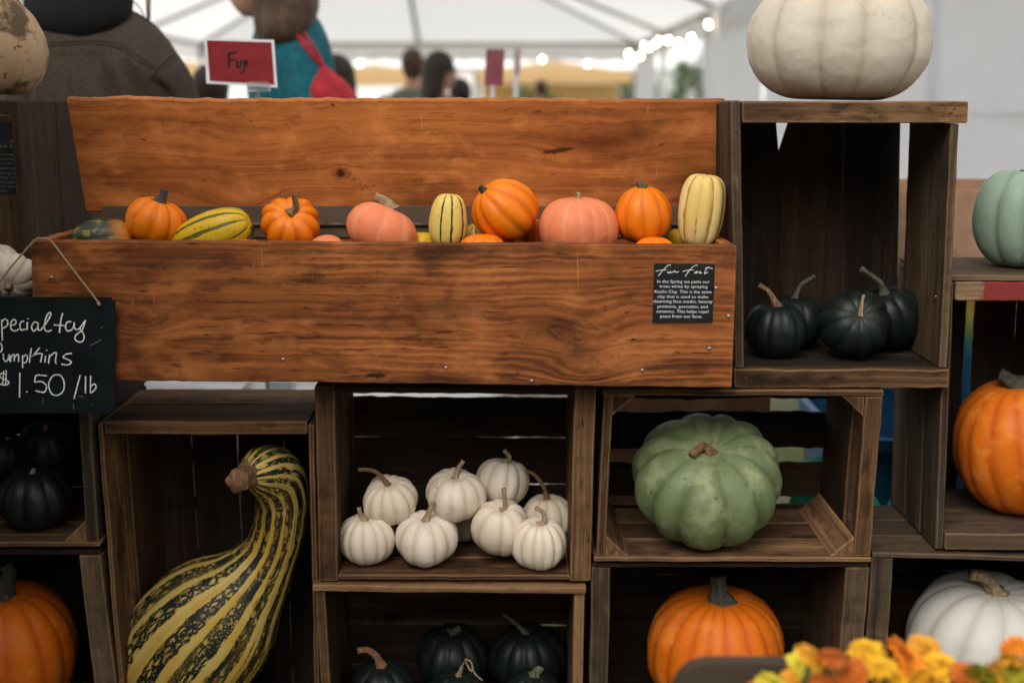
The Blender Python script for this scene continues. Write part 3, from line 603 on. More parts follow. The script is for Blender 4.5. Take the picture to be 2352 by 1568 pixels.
# shims that carry the row bottoms
# ------------------------------------------------------------------ pumpkins and squash
GAPS = []
def pumpkin(name, label, cat, px, py, w, Y, h=.8, n=10, depth=.10, mat=None, stem=None, smat=None, srad=.005, axis=(0, 0, 1), spin=0.0, seed=1,
            pw=.85, dim=.16, dimb=.10, top=1.0, rest=None, group=None, wob=.03, sharp=.6, nseg=None, nring=44, stripe=None, lean=0.0, ribs5=5, stem_abs=False, egg=0.0):
    R_ = rnd(seed); c = Vector(P(px, py, Y)); R = w / 2 * mpp(c); Hh = h * R      # half-height along the axis
    ax = Vector(axis).normalized(); q = Vector((0, 0, 1)).rotation_difference(ax)
    nseg = nseg or max(48, n * 10)
    amps = [(R_.uniform(-1, 1) * wob, R_.uniform(0, 6.28)) for _ in range(4)]; ribw = [R_.uniform(.75, 1.25) for _ in range(n)]
    cum = np.concatenate([[0], np.cumsum(ribw)]); cum = cum / cum[-1] * 2 * math.pi
    ribd = [R_.uniform(.75, 1.2) for _ in range(n)]
    V = []; PK = []; ST = []; SV = []
    for i in range(nring + 1):
        ph = math.pi * i / nring; cph = math.cos(ph); sp = math.sin(ph)
        for k in range(nseg):
            th = 2 * math.pi * k / nseg; j = int(np.searchsorted(cum, th, side='right') - 1) % n
            x = (th - cum[j]) / (cum[j + 1] - cum[j]); lobe = math.sin(math.pi * x)
            dj = ribd[j] * (1 - x) + ribd[(j + 1) % n] * x
            groove = (1 - lobe ** sharp)
            rr = sp ** pw
            g = groove * dj
            f = 1 - depth * g * (rr ** .4) + sum(a * math.cos((m + 1) * th + p) for m, (a, p) in enumerate(amps))
            f *= 1 + .012 * fbm((math.cos(th) * 2 + seed, math.sin(th) * 2, cph * 2))
            r = R * rr * f * (1 - egg * cph)
            z = Hh * cph
            e = math.exp(-(rr / .34) ** 2)
            z -= (Hh * dim * e if cph > 0 else -Hh * dimb * e)
            z -= .35 * depth * g * Hh * (rr ** .5) * max(0, cph) * (1 if i else 0)
            V.append(Vector((r * math.cos(th + spin), r * math.sin(th + spin), z + lean * r * math.cos(th)))); PK.append((groove * min(1, rr * 2.0), cph, (j * .37) % 1))
            if stripe == 'groove': s_ = 1 - min(1, abs(min(x, 1 - x)) * 4.2)
            elif stripe == 'mid': s_ = lobe ** 2
            else: s_ = 0
            ST.append((s_ * (.55 + .45 * ((j * 7919 + seed * 31) % 5) / 4), cph, 0)); SV.append((r * math.cos(th) + seed, r * math.sin(th), z * .35))
    F = [(i * nseg + k, (i + 1) * nseg + k, (i + 1) * nseg + (k + 1) % nseg, i * nseg + (k + 1) % nseg) for i in range(nring) for k in range(nseg)]
    W = [q @ v + c for v in V]
    if rest is not None:
        dz = rest + .0008 - min(v.z for v in W); GAPS.append((label, round(dz / mpp(c)))); W = [v + Vector((0, 0, dz)) for v in W]; c = c + Vector((0, 0, dz))
    root = thing(name, (c.x, c.y, min(v.z for v in W)), label, cat, group)
    mesh('body', W, F, mat, root, True, {'pk': PK, 'st': ST, 'sv': SV})
    # merge poles
    if stem is not None:
        base = q @ Vector((0, 0, Hh * (1 - dim) - R * .03)) + c
        bx, by = to_px(base); sx_, sy_, sd_ = stem[0]
        ex, ey = bx - sx_, by - sy_
        if len(stem) > 1 and stem_abs: pts = [base] + [P(x, y, c.y + dY) for x, y, dY in stem]
        else: pts = [base] + [P(x + ex, y + ey, base.y + dY - sd_) for x, y, dY in stem[1:]]
        if len(pts) == 1: pts.append(base + (q @ Vector((0, 0, 1))) * .012)
        pts = catmull(pts, 7)
        N = len(pts); rad = []
        for i in range(N):
            t = i / (N - 1); rad.append(srad * (1.0 + 1.0 * math.exp(-t * 7)) * (1 - .25 * t) * (1 + .16 * float(sm(.86, 1, t))))
        so_ = tube('stem', pts, rad, smat, root, 20, ribs5, .13)
    return root

def zf(Hx, v=.0097): return float(Hx.pt((Hx.U / 2, v, Hx.D / 2))[0][2])
def loft_px(name, label, cat, pts, mat, Y, n=14, depth=.03, stripes=12, seed=3, group=None, nseg=120, sub=10, rest=None):
    """a curved fruit: pts (px, py, dY, radius in picture units) along its centre line"""
    C = []; RR = []
    for (x, y, dy, r) in pts:
        p = P(x, y, Y + dy); C.append(np.array(p)); RR.append(r * mpp(p))
    Cs = catmull(C, sub); Rs = [float(a[0]) for a in catmull([(r, 0) for r in RR], sub)]
    V = []; PK = []; ST = []; SV = []; N = len(Cs); R_ = rnd(seed)
    t0 = Vector(Cs[1] - Cs[0]).normalized(); xa = t0.cross(Vector((0, 1, 0))).normalized()
    phs = [R_.uniform(-.35, .35) for _ in range(stripes)]
    L = 0.0
    for i in range(N):
        p = Vector(Cs[i]); t = Vector(Cs[min(i + 1, N - 1)] - Cs[max(i - 1, 0)]).normalized()
        xa = (xa - t * xa.dot(t)).normalized(); ya = t.cross(xa)
        if i: L += float(np.linalg.norm(Cs[i] - Cs[i - 1]))
        for k in range(nseg):
            th = 2 * math.pi * k / nseg; g = 1 - abs(math.sin(n * th / 2)) ** .7
            r = max(Rs[i], .0004) * (1 - depth * g) * (1 + .012 * fbm((math.cos(th) * 2, math.sin(th) * 2, L * 12)))
            V.append(p + xa * (r * math.cos(th)) + ya * (r * math.sin(th)))
            sx = stripes * th / (2 * math.pi); j = int(sx) % stripes; fr = sx - int(sx)
            ST.append((math.cos(2 * math.pi * sx) + .25 * math.sin(j * 2.3) - .05, i / N, math.cos(4 * math.pi * sx + 1.0 + j))); rc = max(.03, Rs[i]); SV.append((rc * math.cos(th), rc * math.sin(th), L * .33)); PK.append((g, 2 * i / (N - 1) - 1, 0))
    F = [(i * nseg + k, i * nseg + (k + 1) % nseg, (i + 1) * nseg + (k + 1) % nseg, (i + 1) * nseg + k) for i in range(N - 1) for k in range(nseg)]
    F += [tuple(reversed(range(nseg))), tuple(range((N - 1) * nseg, N * nseg))]
    z0 = min(v.z for v in V)
    if rest is not None: GAPS.append((label, round((rest - z0) / mpp(V[0]))))
    root = thing(name, (float(np.mean([v.x for v in V])), float(np.mean([v.y for v in V])), z0), label, cat, group)
    mesh('body', V, F, mat, root, True, {'pk': PK, 'st': ST, 'sv': SV}); return root

# --- nine small white pumpkins in the middle crate
z2 = zf(C2, .0125); WG = 'small white pumpkins in the middle crate'
def mini(label, px, py, w, Y, stem, axis=(0, 0, 1), rest=None, seed=1, h=.86, n=11, smat=S_TAN, srad=.0042):
    return pumpkin('white_pumpkin', label, 'pumpkin', px, py, w, Y, h * (.94 + .03 * (seed % 4)), 8 + (seed * 3) % 5, .10 + .02 * (seed % 3), G_WHITE, stem, smat, srad, axis, seed * .7, seed, .76 + .03 * (seed % 3), .22, .12, wob=.05, rest=rest, group=WG, sharp=.55, stem_abs=True)
mini('small white pumpkin in the back row, almost hidden between the front ones', 1062, 1212, 118, .19, None, rest=z2, seed=4)
mini('small white pumpkin at the back right whose long stem arches to the left', 1256, 1186, 120, .165, [(1250, 1120, -.004), (1225, 1088, -.006), (1198, 1080, -.008)], rest=None, seed=6, srad=.0034, smat=S_BROWN)
mini('topmost small white pumpkin leaning at the back of the heap', 1153, 1106, 124, .155, [(1170, 1050, 0), (1158, 1034, -.004)], (.18, .1, 1), seed=7)
mini('small white pumpkin with a thin stem bent left, leftmost of the upper row', 897, 1148, 132, .095, [(878, 1096, -.006), (855, 1080, -.01), (822, 1078, -.012)], (-.10, -.30, 1), seed=8, h=.84, srad=.0036, smat=S_BROWN)
mini('small white pumpkin with an upright pale stem, in the middle of the upper row', 1045, 1136, 140, .10, [(1051, 1078, -.003), (1064, 1058, -.004)], (.03, -.2, 1), seed=9, h=.82)
mini('small white pumpkin tilted to the front between upper and lower rows', 1150, 1210, 132, .075, [(1160, 1165, -.012), (1157, 1122, -.016)], (.05, -.38, 1), seed=10, h=.95, n=13)
mini('small white pumpkin nearest the left side of its crate', 842, 1250, 126, .07, [(829, 1185, -.004), (824, 1165, -.005)], (-.04, -.12, 1), rest=z2, seed=11, h=.9)
mini('small white pumpkin with a thick pale stem, in the middle of the lower row', 978, 1245, 146, .068, [(988, 1168, -.008), (996, 1153, -.012)], (.02, -.2, 1), rest=z2, seed=12, h=.84)
mini('small white pumpkin at the front edge on the right, with a curled stem', 1238, 1262, 126, .046, [(1250, 1198, -.008), (1248, 1178, -.01), (1230, 1166, -.012)], (.03, -.14, 1), rest=z2, seed=13, h=.98, n=12)

# --- the row of squash in the long box
zs = float(BX.pt((.5, BX.V - .08, .1))[0][2])
pumpkin('dark_squash', 'dark green mottled squash with an orange patch at the left end of the box', 'squash', 236, 556, 112, .06, 1.25, 10, .03, G_SQUASH, axis=(-1, -.15, -.1), seed=21, pw=.7, dim=.02, dimb=.02, rest=None)
pumpkin('orange_pumpkin', 'orange pumpkin with a thick dark stem leaning right, near the left end of the box', 'pumpkin', 357, 510, 140, .075, .80, 10, .12, G_ORANGE, [(388, 478, -.004), (396, 462, -.004), (398, 447, -.004)], S_DARK, .0072, (.32, -.06, 1), 1.0, 22)
pumpkin('striped_squash', 'yellow squash with green streaks lying tilted in the box', 'squash', 486, 541, 112, .06, 1.75, 9, .05, G_YSTRIPE, None, None, axis=(.93, -.1, .36), spin=.4, seed=23, pw=.75, dim=.02, dimb=.02, stripe='groove')
pumpkin('orange_pumpkin', 'low orange pumpkin with a dark ribbed stem in front of the yellow striped squash', 'pumpkin', 562, 575, 90, .055, .7, 9, .1, G_ORANGE, [(590, 535, -.003), (597, 515, -.003), (601, 505, -.003)], S_DARK, .0062, (.25, 0, 1), .3, 24)
pumpkin('orange_pumpkin', 'orange ribbed pumpkin facing forward with a curved brown stem', 'pumpkin', 668, 514, 138, .09, .74, 10, .16, G_ORANGE, [(690, 525, -.02), (703, 508, -.02), (698, 480, -.02)], S_BROWN, .0052, (.12, -.75, .62), .2, 25, sharp=.5)
pumpkin('peach_squash', 'small peach squash just showing over the rim of the box', 'squash', 752, 574, 84, .045, .8, 8, .04, G_PEACH, None, None, .005, (0, -.2, 1), seed=26, dim=.04)
pumpkin('peach_pumpkin', 'peach pumpkin lying on its side with a corky tan stem', 'pumpkin', 876, 530, 166, .06, .72, 9, .045, G_PEACH, [(921, 492, 0), (912, 476, 0), (884, 462, .0)], S_CORK, .0085, (.42, .1, .9), .5, 27, pw=.85, dim=.08)
pumpkin('yellow_squash', 'yellow squash seen as a sliver beside the upright striped squash', 'squash', 968, 560, 70, .09, .8, 8, .03, G_YSTRIPE, seed=28)
pumpkin('delicata_squash', 'upright pale yellow squash with dark green stripes, in the middle of the box', 'squash', 1030, 506, 86, .07, 1.42, 9, .07, G_DELI, None, None, .005, (.06, -.05, 1), .9, 29, .52, .06, .05, stripe='groove', egg=.1)
pumpkin('striped_squash', 'small cream squash with dark streaks tucked behind the big orange one', 'squash', 1090, 543, 62, .11, .9, 9, .05, G_DELI, None, None, .005, (0, -.3, 1), .1, 30, stripe='groove')
pumpkin('orange_pumpkin', 'low smooth orange pumpkin at the rim beneath the big orange one', 'pumpkin', 1110, 577, 112, .03, .72, 9, .03, G_ORANGE, seed=31, dim=.05)
pumpkin('orange_pumpkin', 'dark orange pumpkin half hidden behind the middle of the row', 'pumpkin', 1238, 540, 90, .13, .85, 9, .05, G_BIGORANGE, seed=32)
pumpkin('orange_pumpkin', 'largest orange pumpkin in the box, tilted with a short grey stem', 'pumpkin', 1159, 484, 150, .075, .95, 10, .085, G_ORANGE, [(1104, 435, -.006), (1093, 424, -.008)], S_DARK, .0055, (-.72, -.22, .72), .2, 33, pw=.8, dim=.06, sharp=.75, egg=.05)
pumpkin('peach_pumpkin', 'round peach pumpkin with a tiny stub of stem, right of the middle of the box', 'pumpkin', 1328, 524, 182, .065, .78, 13, .035, G_PEACH, [(1326, 456, -.002)], S_CORK, .004, (0, -.05, 1), .4, 34, pw=.72, dim=.05)
pumpkin('orange_pumpkin', 'round orange pumpkin with a small grey green stem near the right end of the box', 'pumpkin', 1477, 493, 134, .08, .97, 10, .05, G_ORANGE, [(1470, 420, -.003), (1462, 406, -.004)], S_GREEN, .0052, (-.06, -.1, 1), .8, 35, pw=.8, dim=.03, sharp=.8, egg=.08)
pumpkin('orange_pumpkin', 'smooth orange squash barely over the rim near the right end of the box', 'pumpkin', 1503, 576, 92, .03, .7, 8, .03, G_ORANGE, seed=36, dim=.04)
pumpkin('yellow_squash', 'greenish yellow squash sliver behind the cream ribbed squash', 'squash', 1560, 548, 52, .12, .9, 8, .03, G_YSTRIPE, seed=38)
pumpkin('delicata_squash', 'cream yellow deeply ribbed squash standing at the right end of the box', 'squash', 1611, 484, 106, .06, 1.58, 10, .10, G_CREAM, None, None, .005, (.10, -.06, 1), .2, 37, .48, .05, .22, stripe='groove', egg=-.04, sharp=.7)

# --- tall crate on the right: dark green squash
z6 = zf(C6, .0303); DG = 'dark green squash in the tall crate'
pumpkin('dark_squash', 'dark green squash with a bent orange brown stem, front left in the tall crate', 'squash', 1782, 770, 142, .115, .92, 10, .07, G_DARK, [(1770, 715, -.004), (1752, 682, -.006), (1728, 664, -.008)], S_BROWN, .005, (0, -.08, 1), .2, 41, rest=z6, group=DG)
pumpkin('dark_squash', 'dark green squash at the back left with a thin stem slanting right', 'squash', 1822, 775, 140, .2, .9, 10, .07, G_DARK, [(1816, 712, 0), (1830, 680, 0), (1862, 658, 0)], S_GREEN, .0036, (0, 0, 1), .6, 42, rest=z6, group=DG)
pumpkin('dark_squash', 'dark green squash lying with its blossom end to the front in the tall crate', 'squash', 1960, 765, 162, .10, .88, 10, .09, G_DARK, [(1958, 765, -.05), (1962, 735, -.052), (1966, 716, -.05)], S_TAN, .0026, (-.02, -.9, .42), .3, 43, dim=.1, rest=z6, group=DG)
pumpkin('dark_squash', 'dark green squash with a long grey stem at the back right of the tall crate', 'squash', 2040, 758, 152, .175, .95, 10, .07, G_DARK, [(1993, 690, -.05), (1982, 662, -.06), (1940, 630, -.07)], S_GREEN, .0055, (-.3, -.2, 1), .5, 44, rest=z6, group=DG)
# --- big ones
zt6 = float(C6.pt((.2, C6.V + .001, .1))[0][2])
pumpkin('large_white_pumpkin', 'large creamy white pumpkin on top of the tall crate', 'pumpkin', 1926, 110, 420, .15, .66, 11, .085, G_BIGWHITE, [(1930, -40, 0), (1945, -70, 0)], S_CORK, .017, (.02, 0, 1), 1.35, 51, .62, .12, .10, rest=zt6, nseg=200, nring=80, wob=.022, sharp=.42)
zt7 = float(C7.pt((.2, C7.V + .004, .1))[0][2])
pumpkin('grey_green_pumpkin', 'grey green pumpkin on the crate with the red smear, cut by the picture edge', 'pumpkin', 2364, 497, 262, .16, .88, 10, .08, G_GREYGREEN, [(2368, 370, 0), (2380, 350, 0)], S_CORK, .011, (0, 0, 1), .25, 52, .62, .14, .08, rest=zt7, nseg=140)
z7 = zf(C7, .028)
pumpkin('orange_pumpkin', 'tall smooth orange pumpkin inside the red smeared crate at the right edge', 'pumpkin', 2352, 1052, 322, .16, .95, 16, .03, G_BIGORANGE, [(2290, 890, -.01), (2262, 868, -.01), (2246, 858, -.01)], S_DARK, .013, (-.2, -.05, 1), .3, 53, .72, .08, .06, rest=z7, nseg=160)
z8 = zf(C8, .009)
pumpkin('white_pumpkin', 'large chalk white pumpkin in the lower right crate behind the flowers', 'pumpkin', 2262, 1478, 372, .145, .82, 12, .08, G_SNOW, [(2278, 1380, -.04), (2258, 1345, -.05), (2222, 1333, -.055)], S_CORK, .011, (.06, -.16, 1), .3, 54, .72, .12, .08, nseg=150, sharp=.5)
z5 = zf(C5, .009)
pumpkin('orange_pumpkin', 'bright orange pumpkin with a thick fluted stem in the crate under the green one', 'pumpkin', 1648, 1496, 312, .135, .93, 18, .035, G_BIGORANGE, [(1640, 1372, -.02), (1636, 1340, -.02), (1634, 1312, -.02)], S_DARK, .0165, (0, -.10, 1), .1, 55, .72, .10, .08, nseg=180, sharp=.6, ribs5=6)
z4 = zf(C4, .0085)
pumpkin('green_pumpkin', 'large mottled green pumpkin with deep ribs in the slatted crate', 'pumpkin', 1626, 1150, 344, .09, .68, 12, .115, G_SAGE, [(1612, 1056, -.03), (1600, 1040, -.035), (1584, 1046, -.045), (1570, 1060, -.055)], S_BROWN, .0068, (-.08, -.62, 1), .45, 56, .72, .22, .06, rest=z4, nseg=160, sharp=.5, wob=.03)
# --- left side
z9 = zf(C9, .0097); LG = 'dark green squash in the crate behind the chalkboard'
pumpkin('dark_squash', 'dark green ribbed squash at the front of the crate behind the chalkboard', 'squash', 82, 1168, 168, .085, .86, 9, .12, G_DARK, [(84, 1112, -.02), (86, 1100, -.022)], S_TAN, .004, (.02, -.12, 1), .5, 61, rest=z9, group=LG)
pumpkin('dark_squash', 'dark green squash just under the chalkboard, on top of the front one', 'squash', 112, 1030, 146, .17, .9, 9, .10, G_DARK, [(118, 970, -.03)], S_TAN, .0035, (.1, -.45, 1), .2, 62, group=LG)
pumpkin('dark_squash', 'dark green squash at the very left with a pale stem', 'squash', 8, 1052, 130, .2, .9, 9, .10, G_DARK, [(24, 1000, -.01), (32, 998, -.012)], S_TAN, .0032, (.3, -.1, 1), .2, 63, group=LG)
pumpkin('dark_squash', 'dark green squash at the bottom left, mostly outside the picture', 'squash', -70, 1168, 160, .14, .86, 9, .12, G_DARK, None, None, .005, (.02, -.12, 1), .5, 64, rest=z9, group=LG)
z10 = zf(C10, .009)
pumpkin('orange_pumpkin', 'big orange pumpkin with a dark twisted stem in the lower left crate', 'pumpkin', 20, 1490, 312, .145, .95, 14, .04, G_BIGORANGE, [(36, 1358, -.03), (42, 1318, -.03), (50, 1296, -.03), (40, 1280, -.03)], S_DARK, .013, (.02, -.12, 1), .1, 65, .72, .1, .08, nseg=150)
pumpkin('white_pumpkin', 'small white pumpkin facing forward beside the twine of the chalkboard', 'pumpkin', 30, 636, 112, .06, .8, 10, .12, G_WHITE, [(41, 668, -.046)], S_CORK, .0055, (.1, -.9, -.35), .2, 66, .8, .12, .1, sharp=.55)
pumpkin('white_pumpkin', 'small white pumpkin behind the one facing forward, at the left edge', 'pumpkin', -2, 605, 98, .12, .84, 10, .12, G_WHITE, None, None, .005, (0, -.3, 1), .2, 67, .8, .2, .1, sharp=.55)
a_ = loft_px('tan_squash', 'muddy tan pear shaped squash on the dark crate at the top left', 'squash', [(-22, 219, 0, 5), (-22, 210, 0, 62), (-20, 178, 0, 104), (-17, 118, 0, 122), (-22, 62, 0, 106), (-32, 8, 0, 74), (-38, -50, 0, 60), (-42, -110, 0, 56), (-44, -140, 0, 40), (-44, -150, 0, 4)], G_TAN, .235, n=8, depth=.015)
cu = loft_px('cushaw_squash', 'huge goose necked squash with yellow and dark green stripes filling its crate', 'squash',
             [(335, 1640, .0, 4), (350, 1618, 0, 70), (378, 1575, 0, 125), (415, 1520, 0, 155), (462, 1458, 0, 160), (520, 1395, 0, 143), (578, 1332, 0, 94), (617, 1276, 0, 67), (637, 1228, -.003, 61), (646, 1180, -.006, 60), (648, 1132, -.012, 63), (632, 1092, -.03, 66), (607, 1082, -.055, 60), (585, 1086, -.078, 46), (570, 1092, -.09, 26), (565, 1094, -.092, 3)], G_CUSHAW, .135, n=12, depth=.035, stripes=15, seed=5, nseg=168, sub=12)
sp_ = [P(572, 1088, .135 - .086), P(558, 1096, .135 - .108), P(550, 1101, .135 - .124), P(546, 1104, .135 - .136)]
tube('stem', catmull(sp_, 5), [.0235 - .0065 * min(1, i / 5) + (.0015 if i > 12 else 0) for i in range(16)], S_BROWN, cu, 30, 5, .1)
# --- dark squash in the bottom middle crate
z3 = zf(C3, .0095); BG_ = 'dark green squash in the bottom middle crate'
pumpkin('dark_squash', 'dark green squash with an arched reddish brown stem, front left of the bottom crate', 'squash', 878, 1590, 158, .10, .95, 10, .10, G_DARK, [(868, 1495, -.01), (855, 1470, -.012), (835, 1456, -.014), (813, 1458, -.016)], S_BROWN, .0055, (.0, -.1, 1), .3, 71, dim=.08, group=BG_)
q_ = pumpkin('dark_squash', 'dark green squash with a frayed pale stem at the front of the bottom crate', 'squash', 1052, 1606, 150, .08, .95, 10, .10, G_DARK, [(1068, 1512, -.012), (1075, 1490, -.014)], S_TAN, .0036, (.05, -.15, 1), .1, 72, dim=.08, group=BG_)
for pts in ([(1068, 1512), (1082, 1520), (1090, 1545), (1108, 1562)], [(1068, 1515), (1078, 1535), (1085, 1540), (1084, 1525)], [(1066, 1520), (1056, 1540), (1050, 1548)]):
    tube('stem_fibre', catmull([P(x, y, .08 - .02) for x, y in pts], 5), .0014, S_TAN, q_, 6)
pumpkin('dark_squash', 'dark green squash with a short hooked pale stem, front right of the bottom crate', 'squash', 1222, 1604, 140, .09, .95, 10, .09, G_DARK, [(1238, 1530, -.008), (1246, 1516, -.01), (1256, 1520, -.012)], S_GREEN, .0062, (.1, -.1, 1), .5, 73, dim=.06, group=BG_)
pumpkin('dark_squash', 'dark green squash at the back of the bottom crate with a grey stem', 'squash', 1040, 1508, 170, .19, .86, 10, .10, G_DARK, [(1030, 1440, -.01), (1048, 1424, -.01)], S_DARK, .0075, (0, -.1, 1), .2, 74, group=BG_)
pumpkin('dark_squash', 'dark green squash at the back right of the bottom crate with a long slanting stem', 'squash', 1212, 1510, 176, .185, .86, 10, .10, G_DARK, [(1185, 1420, -.01), (1160, 1395, -.012), (1130, 1374, -.014)], S_GREEN, .004, (-.05, -.1, 1), .8, 75, group=BG_)
print('GAPS', [g for g in GAPS if abs(g[1]) > 3])
# ------------------------------------------------------------------ writing
CHALK = plain('chalk', (.78, .78, .76), .9, .25, 400); INK = plain('black ink', (.012, .010, .010), .6, .1)
PRINT = plain('white print', (.74, .74, .74), .7, .05)
def ribbon(strokes, width, mapper, n=7, nrm=Vector((0, -1, 0))):
    V = []; F = []
    for i, st in enumerate(strokes):
        pts = [mapper(*q, i) for q in st]
        pts = [Vector(p) for p in (catmull(pts, n) if len(pts) > 2 else pts)]
        b = len(V)
        for k, p in enumerate(pts):
            t = (pts[min(k + 1, len(pts) - 1)] - pts[max(k - 1, 0)])
            if t.length < 1e-9: t = Vector((1, 0, 0))
            s = t.normalized().cross(nrm) * (width * .5 * (1 + .22 * fbm((k * .3, i * 3.1, 0)))); V += [p + s, p - s]
        F += [(b + 2 * k, b + 2 * k + 2, b + 2 * k + 3, b + 2 * k + 1) for k in range(len(pts) - 1)]
    return V, F
def dot(x, y, r): return [(x - r, y), (x, y - r * .3), (x + r, y)]
# chalkboard hanging from twine
Yc = -.056
SLATE = plain('chalkboard', (.0075, .011, .012), .75, .25, 18, spec=.12, bump=.05)
def c4(x, y): return (x / 3.136 * .9408, (560 + y / 3.136) * .9408)
pTR = P(*c4(884, 516), Yc); pBR = P(*c4(886, 1400), Yc)
xl = P(-330, 700, Yc).x
Hc = Hex((xl, Yc - .006, pTR.z + .001), (pTR.x, Yc - .006, pTR.z), (pBR.x, Yc - .006, pBR.z), (xl, Yc - .006, pBR.z - .001), .006)
cb = thing('chalkboard', Hc.pt((Hc.U / 2, 0, .003))[0], 'black chalkboard with the pumpkin price hung on twine from the box', 'sign')
bd = mesh('board', Hc.pt([(a, b, c) for c in (0, .006) for a, b in ((0, 0), (Hc.U, 0), (Hc.U, Hc.V), (0, Hc.V))]), [(0, 1, 2, 3), (7, 6, 5, 4), (0, 4, 5, 1), (1, 5, 6, 2), (2, 6, 7, 3), (3, 7, 4, 0)], SLATE, cb)
bm = bmesh.new(); bm.from_mesh(bd.data); bmesh.ops.recalc_face_normals(bm, faces=bm.faces)
ye = [e for e in bm.edges if abs((e.verts[0].co - e.verts[1].co).y) > .003]; bmesh.ops.bevel(bm, geom=ye, offset=.005, segments=4, affect='EDGES')
bmesh.ops.bevel(bm, geom=list(e for e in bm.edges if e.calc_face_angle(0) > .8), offset=.0009, segments=2, affect='EDGES'); bm.to_mesh(bd.data); bm.free()
S = [
 # pecialty
 [(-60, 690), (-95, 670), (-120, 700), (-80, 740), (-50, 770), (-85, 800), (-125, 785)],
 [(12, 690), (15, 770), (18, 850)], [(10, 712), (35, 686), (58, 702), (52, 738), (16, 758)],
 [(78, 737), (116, 724), (122, 700), (102, 690), (82, 718), (86, 762), (112, 776), (145, 764)],
 [(185, 702), (163, 706), (152, 735), (162, 768), (200, 762)], [(209, 710), (207, 768)], dot(214, 684, 4),
 [(292, 716), (262, 710), (242, 745), (256, 776), (282, 758), (293, 718), (291, 762), (310, 774)],
 [(312, 770), (352, 718), (386, 660), (384, 636), (364, 650), (345, 700), (340, 756), (362, 780), (396, 770)],
 [(480, 640), (465, 700), (455, 792)], [(412, 730), (495, 736)],
 [(545, 705), (515, 710), (502, 745), (515, 775), (550, 766), (572, 722)],
 [(566, 710), (572, 756), (602, 762), (655, 695)], [(655, 695), (628, 768), (582, 808), (576, 842), (610, 862), (640, 845), (640, 800), (610, 757)],
 # Pumpkins
 [(-28, 880), (-34, 1030)], [(-34, 890), (-5, 866), (16, 895), (10, 930), (-28, 952)],
 [(25, 950), (28, 992), (46, 1010), (64, 985), (68, 955), (72, 1006)],
 [(80, 960), (80, 1014)], [(81, 985), (100, 956), (110, 965), (108, 1010)], [(109, 985), (130, 956), (142, 966), (142, 1014)],
 [(173, 962), (173, 1060)], [(173, 975), (200, 960), (211, 988), (196, 1018), (175, 1020)],
 [(241, 908), (232, 960), (226, 1022)], [(304, 904), (262, 955), (240, 974), (280, 952), (318, 950), (322, 960), (310, 1015)],
 [(349, 965), (343, 1020)], dot(358, 926, 4),
 [(380, 956), (371, 1028)], [(375, 980), (408, 948), (432, 948), (424, 1000), (430, 1028)],
 [(551, 948), (508, 954), (484, 978), (526, 998), (546, 1016), (518, 1036), (470, 1030)],
 # $1.50 /lb
 [(50, 1110), (12, 1100), (0, 1128), (58, 1158), (66, 1178), (36, 1190), (-12, 1180)], [(28, 1080), (20, 1192)], [(48, 1076), (44, 1195)],
 [(152, 1096), (149, 1286)], dot(206, 1243, 5),
 [(360, 1120), (320, 1116), (276, 1118), (264, 1168)], [(264, 1168), (318, 1164), (355, 1198), (338, 1244), (270, 1234)],
 [(455, 1112), (405, 1120), (372, 1185), (395, 1255), (440, 1268), (484, 1235), (490, 1165), (462, 1116), (425, 1112)],
 [(615, 1112), (590, 1205), (566, 1297)], [(655, 1122), (654, 1254)], [(694, 1118), (692, 1250)], [(693, 1202), (722, 1182), (736, 1204), (718, 1234), (693, 1252)]]
def mp_c(x, y, i): return P(*c4(x, y), Yc - .0064 - .00002 * i)
V, F = ribbon(S, .0020, mp_c)
mesh('chalk_writing', V, F, CHALK, cb)
S2 = [[(690, 888), (730, 868), (775, 842)], [(765, 755), (790, 742)], [(330, 1290), (328, 1335)], [(560, 1330), (566, 1375)], [(700, 1335), (712, 1338)], [(600, 1275), (640, 1280)]]
V, F = ribbon(S2, .0010, mp_c); mesh('chalk_smudge', V, F, plain('faint chalk', (.16, .18, .18), .9, .3, 300), cb)
TW = NT('jute twine'); o_ = TW.obj(); f_ = TW.noise(TW.vmul(o_, (1, 1, 1)), 700, 3); TW = TW.pbr(TW.mix(f_, (.17, .11, .055), (.42, .31, .18)), .9, TW.bump(f_, .8, .001), .1)
tp = [(758, 566), (700, 490), (560, 310), (400, 100), (372, 78), (325, 69), (285, 72), (226, 126), (100, 270), (0, 392), (-150, 560)]
tw = [P(*c4(x, y), Yc + (-.008 if i in (0, 10) else (.0 if 3 <= i <= 7 else -.004))) for i, (x, y) in enumerate(tp)]
tube('twine', catmull(tw, 8), .00155, TW, cb, 7)
tube('twine_knot', [tw[0] + Vector((-.001, -.001, .002)), tw[0] + Vector((.001, -.0015, -.0035))], .0026, TW, cb, 8)

